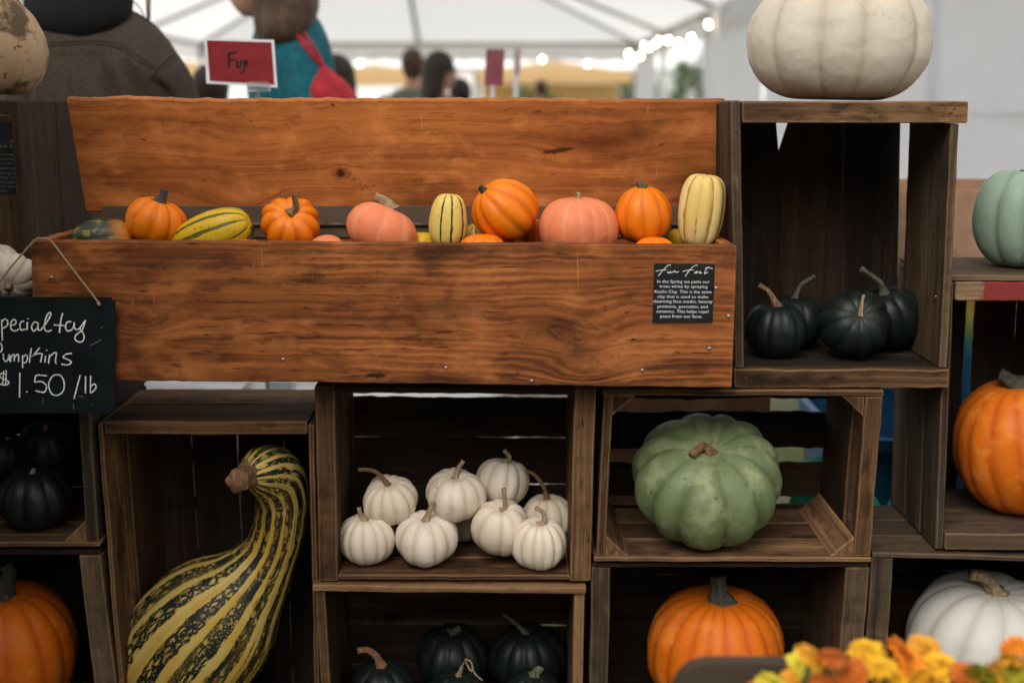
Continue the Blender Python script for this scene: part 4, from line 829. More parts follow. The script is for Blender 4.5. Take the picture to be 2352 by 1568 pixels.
def text_mesh(name, lines, width_of, mat, parent):
    """lines: (text, left, right, baseline) mapped by width_of -> origin, x direction scale; flat print"""
    V = []; F = []
    for (s, o, xdir, wid) in lines:
        cu_ = bpy.data.curves.new('t', 'FONT'); cu_.body = s; cu_.size = 1.0; cu_.offset = -.004; cu_.resolution_u = 2
        ob = bpy.data.objects.new('t', cu_); COL.objects.link(ob)
        dg = bpy.context.evaluated_depsgraph_get(); me = bpy.data.meshes.new_from_object(ob.evaluated_get(dg))
        xs = [v.co.x for v in me.vertices]; w0 = max(xs) - min(xs); x0_ = min(xs); k = wid / w0; ky = k if not isinstance(mat, tuple) else k
        b = len(V)
        ysc = width_of(k)
        for v in me.vertices: V.append(Vector(o) + Vector(xdir) * ((v.co.x - x0_) * k) + Vector((0, 0, 1)) * (v.co.y * ysc))
        F += [tuple(i + b for i in p.vertices) for p in me.polygons]
        bpy.data.objects.remove(ob); bpy.data.curves.remove(cu_); bpy.data.meshes.remove(me)
    return mesh(name, V, F, mat, parent)
# fun fact card on the box front
Ys = -.0462
def c3(x, y): return ((1550 + x / 7.84) * .9408, (600 + y / 7.84) * .9408)
CARD = plain('black card', (.010, .012, .012), .45, .2, 30, bump=.03)
cor = [P(*c3(x, y), Ys - .0008) for x, y in ((370, 338), (1530, 348), (1485, 1470), (338, 1462))]
cd = thing('fact_card', (cor[2] + cor[3]) / 2, 'small black printed card headed fun fact on the box front', 'sign')
cd.location = cor[3]
mesh('card', [*cor] + [p + Vector((0, .0011, 0)) for p in cor], [(3, 2, 1, 0), (4, 5, 6, 7), (0, 1, 5, 4), (1, 2, 6, 5), (2, 3, 7, 6), (3, 0, 4, 7)], CARD, cd)
def mp_s(x, y, i): return P(*c3(x, y), Ys - .0011)
S = [[(685, 380), (660, 362), (600, 402), (520, 490), (470, 550), (446, 580)], [(398, 488), (500, 466), (610, 460)], [(640, 488), (630, 516), (660, 514), (688, 486), (680, 518), (708, 512)], [(715, 516), (738, 486), (752, 494), (768, 478), (790, 510), (842, 490)],
     [(1200, 384), (1175, 368), (1100, 412), (1030, 490), (985, 550), (962, 590)], [(914, 492), (1030, 465), (1130, 460)], [(1192, 490), (1152, 500), (1145, 522), (1180, 520), (1206, 494), (1202, 520)], [(1266, 490), (1235, 504), (1240, 526), (1284, 518)], [(1402, 400), (1350, 480), (1330, 530), (1370, 522), (1400, 502)], [(1340, 436), (1410, 414), (1490, 442)]]
V, F = ribbon(S, .0009, mp_s); mesh('script_heading', V, F, PRINT, cd)
rows = [('In the Spring we paint our', 430, 1430, 712), ('trees white by spraying', 470, 1390, 804), ('Kaolin Clay. This is the same', 378, 1465, 905), ('clay that is used to make', 432, 1405, 1000), ('cleansing face masks, beauty', 345, 1485, 1090), ('products, porcelain, and', 435, 1390, 1188), ('ceramics. This helps repel', 412, 1405, 1282), ('pests from our farm.', 487, 1290, 1376)]
L_ = []
for s, a, b, y in rows:
    pa = P(*c3(a, y - 4), Ys - .0011); pb = P(*c3(b, y + 4), Ys - .0011); L_.append((s, pa, (pb - pa).normalized(), (pb - pa).length))
text_mesh('printed_text', L_, lambda k: .0066, PRINT, cd)
# second card on the dark crate
Yk = .14 + .0035; ca = [P(x, y, Yk) for x, y in ((-95, 281), (43, 281), (47, 446), (-92, 446))]
ck = thing('fact_card', ca[3], 'black printed card on the dark crate at the far left', 'sign')
mesh('card', [*ca] + [p + Vector((0, .0008, 0)) for p in ca], [(3, 2, 1, 0), (4, 5, 6, 7), (0, 1, 5, 4), (1, 2, 6, 5), (2, 3, 7, 6), (3, 0, 4, 7)], CARD, ck)
L_ = []
for s, a, b, y in (('farming', -20, 31, 385 - 2), ('workers', -18, 36, 395), ('part of the', -30, 33, 406), ('supported', -25, 41, 416), ('creating a', -26, 33, 426), ('reducing our', -38, 43, 437 - 1)):
    pass
for s, a, b, y in (('farming', -14, 31, 357), ('co-workers', -24, 37, 368), ('part of the', -26, 34, 378), ('supported', -20, 41, 389), ('creating a', -24, 35, 400), ('reducing our', -34, 44, 410), ('chemicals,', -20, 42, 421), ('physical and', -34, 38, 431), ('health.', -16, 20, 441)):
    pa = P(a, y, Yk - .0004); pb = P(b, y, Yk - .0004); L_.append((s, pa, (pb - pa).normalized(), (pb - pa).length))
DIM = plain('dim print', (.12, .12, .115), .7, .05)
text_mesh('printed_text', L_, lambda k: .0062, DIM, ck)
V, F = ribbon([[(-75, 330), (-60, 315), (-66, 338)], [(-46, 330), (-40, 336), (-32, 322)], [(5, 330), (0, 338), (8, 338)], [(14, 330), (10, 337), (18, 337)], [(32, 312), (24, 338), (32, 336)], [(20, 326), (38, 318)]], .0012, lambda x, y, i: P(x, y, Yk - .0004)); mesh('script_heading', V, F, DIM, ck)
# red card sign on a stand behind the lid
RED = plain('red card', (.24, .016, .020), .55, .12, 40, bump=.03); WHITE = plain('white card', (.78, .78, .80), .55, .05, 40, bump=.02)
Yf_ = .58
fc = [P(x, y, Yf_) for x, y in ((469, 87), (629, 92), (637, 202), (474, 192))]
fj = thing('price_sign', (fc[2] + fc[3]) / 2, 'red card with a white border reading Fuji on a clear stand behind the lid', 'sign')
def slab(name, c, th, mat, par):
    return mesh(name, [*c] + [p + Vector((0, th, 0)) for p in c], [(3, 2, 1, 0), (4, 5, 6, 7), (0, 1, 5, 4), (1, 2, 6, 5), (2, 3, 7, 6), (3, 0, 4, 7)], mat, par)
slab('border', fc, .003, WHITE, fj)
slab('red_face', [P(x, y, Yf_ - .0008) for x, y in ((475, 93), (623, 98), (630, 194), (482, 186))], .0007, RED, fj)
def c1(x, y): return (x / 2.613 * .9408, y / 2.613 * .9408)
V, F = ribbon([[(1462, 338), (1458, 432)], [(1450, 345), (1510, 335)], [(1462, 388), (1500, 382)], [(1514, 384), (1512, 424), (1534, 424), (1540, 386)], [(1560, 384), (1556, 455), (1530, 468)], [(1576, 384), (1572, 424)]], .0042, lambda x, y, i: P(*c1(x, y), Yf_ - .0012)); mesh('handwriting', V, F, INK, fj)
GL = NT('clear plastic'); GLM = GL.pbr((.9, .9, .92), .08, spec=.5); GL.b.inputs['Transmission Weight'].default_value = .9
pb = P(590, 196, Yf_ + .004); ztb = .722
box('clip', (pb.x - .018, Yf_ - .004, pb.z - .012), (pb.x + .026, Yf_ + .008, pb.z + .006), GLM, fj, .001)
tube('rod', [(pb.x, Yf_ + .004, pb.z - .012), (pb.x, Yf_ + .004, ztb + .008)], .005, GLM, fj, 10)
box('foot', (pb.x - .05, Yf_ - .04, ztb + .0006), (pb.x + .05, Yf_ + .05, ztb + .008), GLM, fj, .001)
# ------------------------------------------------------------------ behind the crates
CLOTH = plain('white table cloth', (.74, .74, .76), .85, .06, 8, bump=.05)
CARDB = plain('cardboard', (.40, .235, .145), .85, .12, 25, bump=.08); CARDB2 = plain('dark cardboard', (.27, .16, .10), .85, .12, 25, bump=.08)
tb = thing('cloth_table', (-.42, .55, 0), 'white clothed table behind the long box', 'table')
V = []; F = []; nx = 60
per = [(-.82, .43), (-.02, .43), (-.02, .70), (-.82, .70)]
loop = []
for i in range(4):
    a = Vector(per[i]); b = Vector(per[(i + 1) % 4])
    for k in range(24): loop.append(a.lerp(b, k / 24))
for j, (z, o) in enumerate(((.722, -.004), (.719, .0), (.62, .004), (.40, .010), (.12, .018))):
    for k, p in enumerate(loop):
        c = Vector((-.42, .565)); d = (p - c).normalized(); w = o * (1 + 1.6 * math.sin(k * 1.05) * min(1, j / 2)); V.append((p.x + d.x * w, p.y + d.y * w, z))
n = len(loop)
F = [(j * n + k, j * n + (k + 1) % n, (j + 1) * n + (k + 1) % n, (j + 1) * n + k) for j in range(4) for k in range(n)] + [tuple(range(n))]
mesh('cloth', V, F, CLOTH, tb, True); 
for x in (-.78, -.06):
    for y in (.46, .66): tube('leg', [(x, y, 0), (x, y, .71)], .014, HINGE, tb)
# cardboard boxes on a folding table, blue tub and green tarp under it
def carton(label, lo, hi, flap=True):
    t = thing('cardboard_box', ((lo[0] + hi[0]) / 2, (lo[1] + hi[1]) / 2, lo[2]), label, 'box')
    w = .005; (a, b, c), (d, e, f) = lo, hi
    for nm, l, h in (('side_panel', (a, b, c), (d, b + w, f)), ('side_panel', (a, e - w, c), (d, e, f)), ('side_panel', (a, b + w + .0005, c), (a + w, e - w - .0005, f)), ('side_panel', (d - w, b + w + .0005, c), (d, e - w - .0005, f)), ('bottom_panel', (a + w + .0005, b + w + .0005, c), (d - w - .0005, e - w - .0005, c + w))): box(nm, l, h, CARDB, t, .001)
    if flap:
        y = b + .001; q = [Vector((a + .02, y - .003, f - .0)), Vector((a + .16, y - .035, f - .15)), Vector((a + .16, y - .032, f - .15)), Vector((a + .02, y + .0, f - .0))]
        V = [q[0], q[0] + Vector((-.11, -.012, -.05)), q[1] + Vector((-.13, -.01, -.03)), q[1]]; V += [v + Vector((.001, .004, .001)) for v in V]
        mesh('flap', V, [(0, 1, 2, 3), (7, 6, 5, 4), (0, 4, 5, 1), (1, 5, 6, 2), (2, 6, 7, 3), (3, 7, 4, 0)], CARDB2, t)
    return t
pa = P(2045, 437, .55); pz = P(2070, 690, .55).z
ft = thing('folding_table', (1.05, .75, 0), 'grey folding table behind the right crates', 'table'); ztf = pz - .0
box('table_top', (.66, .50, ztf - .03), (1.75, 1.0, ztf), plain('grey plastic', (.30, .30, .31), .6), ft, .004)
for x in (.70, 1.70):
    for y in (.54, .96): tube('leg', [(x, y, 0), (x, y, ztf - .031)], .013, HINGE, ft)
carton('open cardboard box on the folding table behind the tall crate', (.735, .56, ztf + .001), (1.30, .92, pa.z))
BLUE = plain('blue plastic', (.025, .13, .28), .4, .2, 6); TARP = plain('green tarp', (.012, .30, .19), .35, .35, 14, bump=.5); NAVY = plain('navy cloth', (.012, .016, .04), .8)
tub = thing('storage_tub', (.91, .66, 0), 'blue plastic tub under the folding table', 'tub')
V = []; F = []
prof = [(.40, .0, .0), (.46, .02, .0), (.47, .10, .012), (.48, .105, 0), (.49, .22, .01), (.50, .225, 0), (.52, .43, 0), (.56, .435, 0), (.56, .46, 0), (.53, .462, 0), (.50, .1, 0)]
ns = 40
for (r, z, _) in prof:
    for k in range(ns):
        a = 2 * math.pi * k / ns; cx, sx = math.cos(a), math.sin(a); e = .35
        V.append((.91 + .5 * r * math.copysign(abs(cx) ** e, cx), .56 + .42 * r * math.copysign(abs(sx) ** e, sx) + .1, .20 + z))
F = [(j * ns + k, j * ns + (k + 1) % ns, (j + 1) * ns + (k + 1) % ns, (j + 1) * ns + k) for j in range(len(prof) - 1) for k in range(ns)] + [tuple(reversed(range(ns)))]
mesh('shell', V, F, BLUE, tub)
for s in (-1, 1): tube('handle', catmull([(.91 + s * .06, .43, .52), (.91 + s * .06, .405, .55), (.91 - s * .0, .40, .56)], 4), .008, BLUE, tub)
box('base', (.71, .50, 0.0), (1.11, .86, .199), NAVY, tub, .01)
def lump(name, label, cat, c, r, mat, seed=0, amp=.25):
    bm = bmesh.new(); bmesh.ops.create_icosphere(bm, subdivisions=4, radius=1)
    for v in bm.verts:
        k = 1 + amp * fbm((v.co.x * 1.6 + seed, v.co.y * 1.6, v.co.z * 1.6)) + .12 * abs(fbm((v.co.x * 4, v.co.y * 4 + seed, v.co.z * 4)))
        v.co = Vector((v.co.x * r[0] * k, v.co.y * r[1] * k, max(-.0, v.co.z * k) * r[2]))
    V = [Vector(c) + v.co for v in bm.verts]; F = [tuple(v.index for v in f.verts) for f in bm.faces]; bm.free()
    return tag(mesh(name, V, F, mat, None, True), label, cat)
lump('tarp', 'crumpled green tarp on the ground behind the slatted crate', 'tarp', (.66, .57, 0), (.115, .12, .60), TARP, 2, .15)
lump('tarp', 'smaller green plastic bundle beside the blue tub', 'tarp', (.73, .385, 0), (.11, .045, .54), TARP, 5, .15)
carton('cardboard box low down behind the green pumpkin crate', (.18, .46, .30), (.50, .72, .74), False)
cs = thing('cardboard_box', (.34, .60, 0), 'lower cardboard box under another behind the green pumpkin crate', 'box'); box('shell', (.16, .45, 0), (.52, .74, .299), CARDB2, cs, .004)
# rainbow cloth seen through the slit of the right crate
RB = NT('rainbow stripes'); z_ = RB.sep(RB.obj()); d_ = RB.math('ADD', z_[2], RB.math('MULTIPLY', z_[0], .8))
za, zb_ = P(2225, 905, .50).z, P(2225, 770, .50).z
RBM = RB.pbr(RB.ramp(RB.math('DIVIDE', RB.math('SUBTRACT', d_, .0), .30), [(0, (.02, .14, .33)), (.30, (.03, .2, .4)), (.42, (.10, .26, .10)), (.56, (.40, .36, .05)), (.68, (.42, .17, .04)), (.80, (.10, .12, .36)), (.86, (.40, .25, .17))]), .7)
x0 = P(2140, 800, .48).x; V = []; F = []
for i in range(9):
    for j in range(12): V.append((x0 + .19 * i / 8, .475 + .006 * math.sin(i * 1.7) + .004 * math.sin(j), za - .03 + (.30) * j / 11))
F = [(i * 12 + j, (i + 1) * 12 + j, (i + 1) * 12 + j + 1, i * 12 + j + 1) for i in range(8) for j in range(11)]
tag(mesh('striped_cloth', V, F, RBM, None, True), 'rainbow striped cloth hanging behind the right crate', 'cloth')

# ------------------------------------------------------------------ people
def solid(name, lofts, voxel, mat, parent, M, smooth=6):
    """union of closed lofts (rings of (centre, half x, half y)) fused to one skin"""
    V = []; F = []
    for lf in lofts:
        if lf[0] == 'tube':
            v, f = tube_data(catmull(lf[1], 4) if len(lf[1]) > 2 else lf[1], [float(q[0]) for q in catmull([(r, 0) for r in lf[2]], 4)] if len(lf[1]) > 2 else lf[2], 12)
        elif lf[0] == 'ball':
            c, r = Vector(lf[1]), lf[2]; v = []; f = []
            for i in range(13):
                ph = math.pi * i / 12
                for k in range(16):
                    a = 2 * math.pi * k / 16; v.append(c + Vector((r[0] * math.sin(ph) * math.cos(a), r[1] * math.sin(ph) * math.sin(a), r[2] * math.cos(ph))))
            f = [(i * 16 + k, (i + 1) * 16 + k, (i + 1) * 16 + (k + 1) % 16, i * 16 + (k + 1) % 16) for i in range(12) for k in range(16)]
        else:
            rings = catmull([(c[0], c[1], c[2], a, b) for c, a, b in lf[1]], 4); v = []; n = 28
            for q in rings:
                for k in range(n):
                    a = 2 * math.pi * k / n; cx, sx = math.cos(a), math.sin(a); e = .85
                    v.append(Vector((q[0] + q[3] * math.copysign(abs(cx) ** e, cx), q[1] + q[4] * math.copysign(abs(sx) ** e, sx), q[2])))
            m = len(rings); f = [(i * n + k, i * n + (k + 1) % n, (i + 1) * n + (k + 1) % n, (i + 1) * n + k) for i in range(m - 1) for k in range(n)] + [tuple(reversed(range(n))), tuple(range((m - 1) * n, m * n))]
        F += [tuple(i + len(V) for i in q) for q in f]; V += [M @ Vector(p) for p in v]
    me = bpy.data.meshes.new('t'); me.from_pydata([tuple(v) for v in V], [], F)
    bm = bmesh.new(); bm.from_mesh(me)
    bmesh.ops.recalc_face_normals(bm, faces=bm.faces); bm.to_mesh(me); bm.free()
    ob = bpy.data.objects.new('t', me); COL.objects.link(ob)
    md = ob.modifiers.new('r', 'REMESH'); md.mode = 'VOXEL'; md.voxel_size = voxel
    ms = ob.modifiers.new('s', 'SMOOTH'); ms.iterations = smooth; ms.factor = .5
    dg = bpy.context.evaluated_depsgraph_get(); me2 = bpy.data.meshes.new_from_object(ob.evaluated_get(dg))
    bpy.data.objects.remove(ob); bpy.data.meshes.remove(me)
    W = [v.co.copy() for v in me2.vertices]; FF = [tuple(p.vertices) for p in me2.polygons]; bpy.data.meshes.remove(me2)
    return mesh(name, W, FF, mat, parent, True)
SKIN = plain('skin', (.50, .27, .19), .55, .08, 30, sss=.1); EYE = plain('eye', (.03, .025, .02), .2)
def hand(x, y, z, s):
    out = [('ball', (x, y, z - .045), (.016, .038, .048))]
    for i, (dy, ln) in enumerate(((-.030, .060), (-.010, .072), (.010, .068), (.029, .052))):
        out.append(('tube', [(x, y + dy, z - .08), (x - s * .004, y + dy, z - .08 - ln * .5), (x - s * .014, y + dy, z - .08 - ln)], [.0085, .008, .0065]))
    out.append(('tube', [(x, y + .03, z - .03), (x - s * .006, y + .056, z - .055), (x - s * .014, y + .064, z - .085)], [.011, .010, .008])); return out
def body_lofts(arm=None, hf=0.0):
    L = [('ball', (0, .012, 1.605), (.074, .092, .112)), ('ball', (0, .045, 1.545), (.052, .05, .05)),
         ('tube', [(0, .096, 1.615), (0, .116, 1.585), (0, .098, 1.575)], [.010, .014, .008]), ('tube', [(-.022, .088, 1.548), (0, .096, 1.549), (.022, .088, 1.548)], [.007, .009, .007]),
         ('ball', (.076, -.002, 1.60), (.010, .02, .03)), ('ball', (-.076, -.002, 1.60), (.010, .02, .03)),
         ('tube', [(0, -.012, 1.55), (0, -.015, 1.48), (0, -.01, 1.40)], [.052, .052, .07]),
         ('ring', [((0, 0, 1.46), .05, .05), ((0, 0, 1.43), .13, .075), ((0, 0, 1.36), .172, .098), ((0, .005, 1.25), .165, .11), ((0, 0, 1.08), .14, .10), ((0, 0, .95), .165, .108), ((0, 0, .86), .15, .10), ((0, 0, .82), .08, .06)])]
    if hf: L = [(l[0], [(q[0], q[1] + (hf if q[2] > 1.5 else 0), q[2] - (hf * .9 if q[2] > 1.5 else 0)) for q in l[1]], l[2]) if l[0] == 'tube' else ((l[0], (l[1][0], l[1][1] + hf, l[1][2] - hf * .9), l[2]) if l[0] == 'ball' else l) for l in L]
    for s in (-1, 1):
        a = arm(s) if arm else [(s * .165, 0, 1.395), (s * .205, -.01, 1.25), (s * .225, 0, 1.12), (s * .23, .06, .90)]
        L.append(('tube', a, [.052, .045, .038, .027])); h = a[-1]; L += hand(h[0], h[1], h[2], s)
        L.append(('tube', [(s * .085, 0, .90), (s * .095, 0, .70), (s * .095, .005, .48), (s * .098, -.015, .30), (s * .10, -.01, .08)], [.088, .075, .052, .05, .034]))
        L.append(('tube', [(s * .10, -.03, .055), (s * .105, .06, .04), (s * .112, .15, .03)], [.042, .038, .026]))
    return L
def person(label, loc, H, rot, shirt, pants, hair, hairc, voxel=.016, arm=None, hat=None, skin=SKIN, group=None, lean=Matrix.Identity(4), hf=0.0):
    r = thing('person', loc, label, 'person', group); s = H / 1.72
    M = Matrix.Translation(Vector(loc)) @ lean @ Matrix.Rotation(rot, 4, 'Z') @ Matrix.Scale(s, 4)
    solid('body', body_lofts(arm, hf), voxel, skin, r, M)
    for sx in (-1, 1):
        p = [M @ Vector((sx * .03, .092 + hf, 1.615 - hf * .9)), M @ Vector((sx * .03, .099 + hf, 1.615 - hf * .9))]; tube('eye', p, .011, EYE, r)
    T = [('ring', [((0, 0, 1.455), .07, .066), ((0, 0, 1.435), .135, .085), ((0, 0, 1.36), .184, .110), ((0, .005, 1.25), .178, .122), ((0, 0, 1.08), .158, .116), ((0, 0, .95), .18, .122), ((0, 0, .86), .175, .118), ((0, 0, .845), .17, .115)])]
    for sx in (-1, 1):
        a = arm(sx) if arm else [(sx * .165, 0, 1.395), (sx * .205, -.01, 1.25), (sx * .225, 0, 1.12), (sx * .23, .06, .90)]
        T.append(('tube', a[:3] + [tuple(np.array(a[2]) * .25 + np.array(a[3]) * .75)], [.066, .058, .05, .042]))
    solid('shirt', T, voxel, shirt, r, M)
    Q = [('ring', [((0, 0, .93), .172, .114), ((0, 0, .86), .165, .112), ((0, 0, .80), .12, .09)])]
    for sx in (-1, 1): Q.append(('tube', [(sx * .085, 0, .88), (sx * .095, 0, .70), (sx * .095, .005, .48), (sx * .098, -.015, .30), (sx * .10, -.01, .07)], [.096, .085, .066, .062, .058]))
    solid('trousers', Q, voxel, pants, r, M)
    if hair == 'short': L = [('ball', (0, -.012, 1.632), (.082, .094, .098)), ('ball', (0, -.03, 1.575), (.07, .066, .07))]
    elif hair == 'long': L = [('ball', (0, -.006, 1.632), (.088, .100, .100)), ('ring', [((0, -.035, 1.66), .085, .07), ((0, -.05, 1.56), .092, .062), ((0, -.066, 1.44), .09, .052), ((0, -.078, 1.34), .07, .04), ((0, -.08, 1.30), .03, .02)])]
    else: L = [('ball', (0, -.02, 1.64), (.078, .088, .086))]
    solid('hair', L, voxel * .8, hairc, r, M, 3); return r
HB = plain('brown hair', (.075, .040, .020), .55, .45, 22, bump=.25); HD = plain('dark hair', (.030, .018, .012), .5, .4, 60, bump=.5); HL = plain('sandy hair', (.20, .12, .065), .6, .3, 60, bump=.4)
DENIM = plain('dark trousers', (.03, .035, .05), .8); 

# person with their back turned in a dark brown work jacket
JK = plain('brown jacket cloth', (.058, .043, .031), .95, .25, 160, bump=.35); HOOD = plain('black hood cloth', (.008, .008, .009), .95, .2, 120)
Y1 = .92; x1_ = P(207, 120, Y1).x
r1 = thing('person', (x1_, Y1, 0), 'person with their back turned in a dark brown jacket with a black hood', 'person')
M1 = Matrix.Translation((x1_, Y1, 0))
solid('body', body_lofts(lambda s: [(s * .125, 0, 1.375), (s * .160, 0, 1.31), (s * .195, 0, 1.12), (s * .20, .06, .90)]), .012, SKIN, r1, M1)
jl = [('ring', [((0, 0, 1.50), .085, .075), ((0, 0, 1.475), .13, .095), ((0, -.005, 1.44), .165, .118), ((0, -.005, 1.39), .195, .130), ((0, -.005, 1.34), .215, .135), ((0, 0, 1.22), .215, .138), ((0, 0, 1.0), .20, .135), ((0, 0, .80), .215, .14), ((0, 0, .76), .21, .136)])]
for s in (-1, 1): jl.append(('tube', [(s * .125, 0, 1.375), (s * .160, 0, 1.31), (s * .195, 0, 1.12), (s * .20, .05, .93)], [.070, .072, .064, .05]))
jk = solid('jacket', jl, .010, JK, r1, M1, 8)
me = jk.data
for v in me.vertices:                                      # yoke step, pleats and slack folds of heavy cloth
    x, y, z = v.co.x, v.co.y, v.co.z
    if y < .03:
        back = float(sm(.03, -.06, y)); yz = 1.398 - 3.2 * max(0, x - .04) ** 2
        below = float(sm(yz + .004, yz - .004, z))
        f = .0035 * (1 - below)
        for (cx, am, wd, sl) in ((-.085, -.009, .010, -.10), (.065, -.010, .014, .30), (.115, -.009, .014, .36), (-.15, -.008, .014, -.3), (.165, -.010, .016, .22)):
            d = x - cx - sl * (1.39 - z); f += 1.9 * am * math.exp(-(d / wd) ** 2) * below * float(sm(1.395, 1.33, z)) - am * .8 * math.exp(-((d - 1.8 * wd) / wd) ** 2) * below
        f += .007 * fbm((x * 9, z * 4, 1.0)); v.co.y -= f * back
def on_surface(o, par, pts, off=.001):
    bvh = BVHTree.FromPolygons([v.co + parent_world(par) for v in o.data.vertices], [tuple(p.vertices) for p in o.data.polygons]); out = []
    for x, y in pts:
        d = ray(x, y).normalized(); h = bvh.ray_cast(CAM, d)
        if h[0] is not None: out.append(h[0] - d * off)
    return out
def jpx(x, y): return (x * .192, y * .192)
for pl in ([(560, 515), (800, 495), (1000, 490), (1220, 490), (1400, 520), (1560, 600), (1700, 700), (1860, 820)], [(560, 550), (800, 530), (1000, 525), (1220, 528), (1390, 560), (1540, 640), (1680, 740), (1800, 815)], [(2075, 640), (1980, 720), (1870, 820), (1790, 950)]):
    q = catmull(pl, 6); p = on_surface(jk, r1, [jpx(a, b) for a, b in q], .0004)
    if len(p) > 3: tube('seam', p, .0024, JK, r1, 6)
hl = [('ring', [((.01, -.06, 1.395), .02, .015), ((.005, -.075, 1.428), .065, .045), ((0, -.07, 1.465), .108, .075), ((0, -.05, 1.515), .112, .085), ((0, -.03, 1.575), .10, .085), ((0, -.02, 1.63), .09, .08)])]
solid('hood', hl, .010, HOOD, r1, M1, 6)
tube('collar', [P(310, 42, Y1 - .02), P(335, 56, Y1 - .02), P(364, 76, Y1 - .0)], [.012, .010, .004], HOOD, r1)
HRL = plain('blond hair', (.34, .22, .14), .5, .3, 80, bump=.4)
solid('hair', [('ball', (0, -.01, 1.645), (.088, .10, .10))], .012, HRL, r1, M1, 3)
for k, (xa, xb, r0) in enumerate(((337, 340, .007), (342, 344, .004), (333, 338, .0035), (92, 80, .006))):
    tube('hair_lock', catmull([P(xa, -90, Y1 + .06), P((xa + xb) / 2 + 1, -20, Y1 + .06), P(xb, 46 if k < 3 else 40, Y1 + .05)], 4), [r0 * (1 - .6 * i / 8) for i in range(9)], HRL, r1, 8)
tube('cord', catmull([P(302, 0, Y1 + .03), P(322, 20, Y1 + .05), P(338, 56, Y1 + .05)], 5), .0013, INK, r1, 6)
solid('trousers', [('ring', [((0, 0, .93), .172, .114), ((0, 0, .86), .165, .112), ((0, 0, .80), .12, .09)])] + [('tube', [(s * .085, 0, .88), (s * .095, 0, .70), (s * .095, .005, .48), (s * .098, -.015, .30), (s * .10, -.01, .07)], [.096, .085, .066, .062, .058]) for s in (-1, 1)], .016, DENIM, r1, M1)

# person in teal with a red shoulder bag, facing left
TEAL = plain('teal knit', (.010, .125, .165), .85, .25, 60, bump=.3); BAGM = plain('red bag cloth', (.46, .025, .035), .7, .2, 40, bump=.2)
Y2 = 1.85; x2_ = P(682, 120, Y2).x
def arm2(s): return [(s * .145, -.01, 1.345), (s * .185, -.03, 1.25), (s * .215, -.01, 1.12), (s * .17, .20, 1.04)]
LEAN = Matrix.Rotation(math.radians(-3.5), 4, 'Y')
r2 = person('brown haired person in teal facing left with a red bag on the shoulder', (x2_ + .07, Y2, 0), 1.83, math.pi / 2 + .18, TEAL, DENIM, 'short', HB, .011, arm2, lean=LEAN, hf=.05)
M2 = Matrix.Translation((x2_ + .07, Y2, 0)) @ LEAN @ Matrix.Rotation(math.pi / 2 + .18, 4, 'Z') @ Matrix.Scale(1.83 / 1.72, 4)
for o in [c for c in r2.children if c.name.startswith('hair')]: bpy.data.objects.remove(o)
hairL = [('ball', (0, .012, 1.60), (.094, .10, .105)), ('ring', [((0, .0, 1.61), .090, .082), ((-.01, -.002, 1.54), .106, .086), ((-.04, .0, 1.48), .122, .088), ((-.075, .01, 1.42), .120, .078), ((-.10, .02, 1.375), .09, .055), ((-.10, .02, 1.355), .04, .03)])]
hr = solid('hair', hairL, .009, HB, r2, M2, 3)
for v in hr.data.vertices:
    a = math.atan2(v.co.y, v.co.x); v.co += Vector((math.cos(a), math.sin(a), 0)) * .004 * math.sin(a * 26 + 2.5 * fbm((v.co.x * 6, v.co.y * 6, v.co.z * 1.5)))
tube('mask_strap', catmull([P(630, 4, Y2 - .12), P(615, 14, Y2 - .11), P(605, 30, Y2 - .10), P(600, 44, Y2 - .08)], 5), .003, INK, r2, 6)
def spx(x, y): return ((460 + x / 4.9) * .9408, (y / 4.9) * .9408)
sh = [c for c in r2.children if c.name.startswith('shirt')][0]
bag = thing('shoulder_bag', (x2_ + .12, Y2 - .2, .95), 'red cloth bag hanging from the shoulder of the person in teal', 'bag')
for pl, w in (([(1070, 380), (1160, 335), (1240, 370), (1330, 460), (1420, 570), (1510, 690), (1600, 790)], .0075), ([(1320, 330), (1400, 420), (1480, 540), (1550, 660), (1610, 770)], .0045)):
    p = on_surface(sh, r2, [spx(a, b) for a, b in catmull(pl, 5)], .006)
    if len(p) > 4: tube('strap', p, w, BAGM, bag, 10)
ps = [P(*spx(x, y), Y2 - .20) for x, y in ((1605, 770), (1630, 850), (1640, 950), (1660, 1080), (1680, 1250), (1690, 1500), (1690, 1700))]
wv = [.012, .022, .050, .072, .090, .10, .08]
solid('pouch', [('ring', [((p.x, p.y, p.z), w, min(.055, w * .8)) for p, w in zip(ps, wv)])], .010, BAGM, bag, Matrix.Identity(4), 3)

# people further off
def place_person(px, ytop, d, label, *a, **k):
    Y = d - 1.95; z = P(px, ytop, Y).z; x = P(px, ytop, Y).x
    return person(label, (x, Y, 0), max(.9, z), *a, **k)
OLIVE = plain('olive shirt', (.135, .165, .125), .85); GREYB = plain('grey blue jacket', (.16, .17, .26), .85); PINK = plain('pink jacket', (.30, .12, .22), .85); NAV = plain('navy jacket', (.014, .018, .035), .85); PALE = plain('pale shirt', (.6, .5, .45), .85)
place_person(947, 112, 8.6, 'far person with cropped sandy hair in an olive shirt, seen from behind', 0.1, OLIVE, DENIM, 'short', HB)
place_person(1010, 119, 7.2, 'far person with long dark hair in a grey blue jacket', -1.0, GREYB, DENIM, 'long', HD)
place_person(1056, 181, 7.6, 'small child with dark hair in a pink jacket beside the long haired person', 0.3, PINK, DENIM, 'short', HD)
place_person(1242, 184, 15, 'distant person with auburn hair and a pale shirt', .4, PALE, DENIM, 'short', HB)
place_person(772, 128, 5.4, 'person with dark brown hair mostly hidden behind the red bag', .2, NAV, DENIM, 'long', HD)
place_person(480, 150, 4.6, 'person in a navy jacket mostly hidden behind the red sign', .3, NAV, DENIM, 'short', HD)
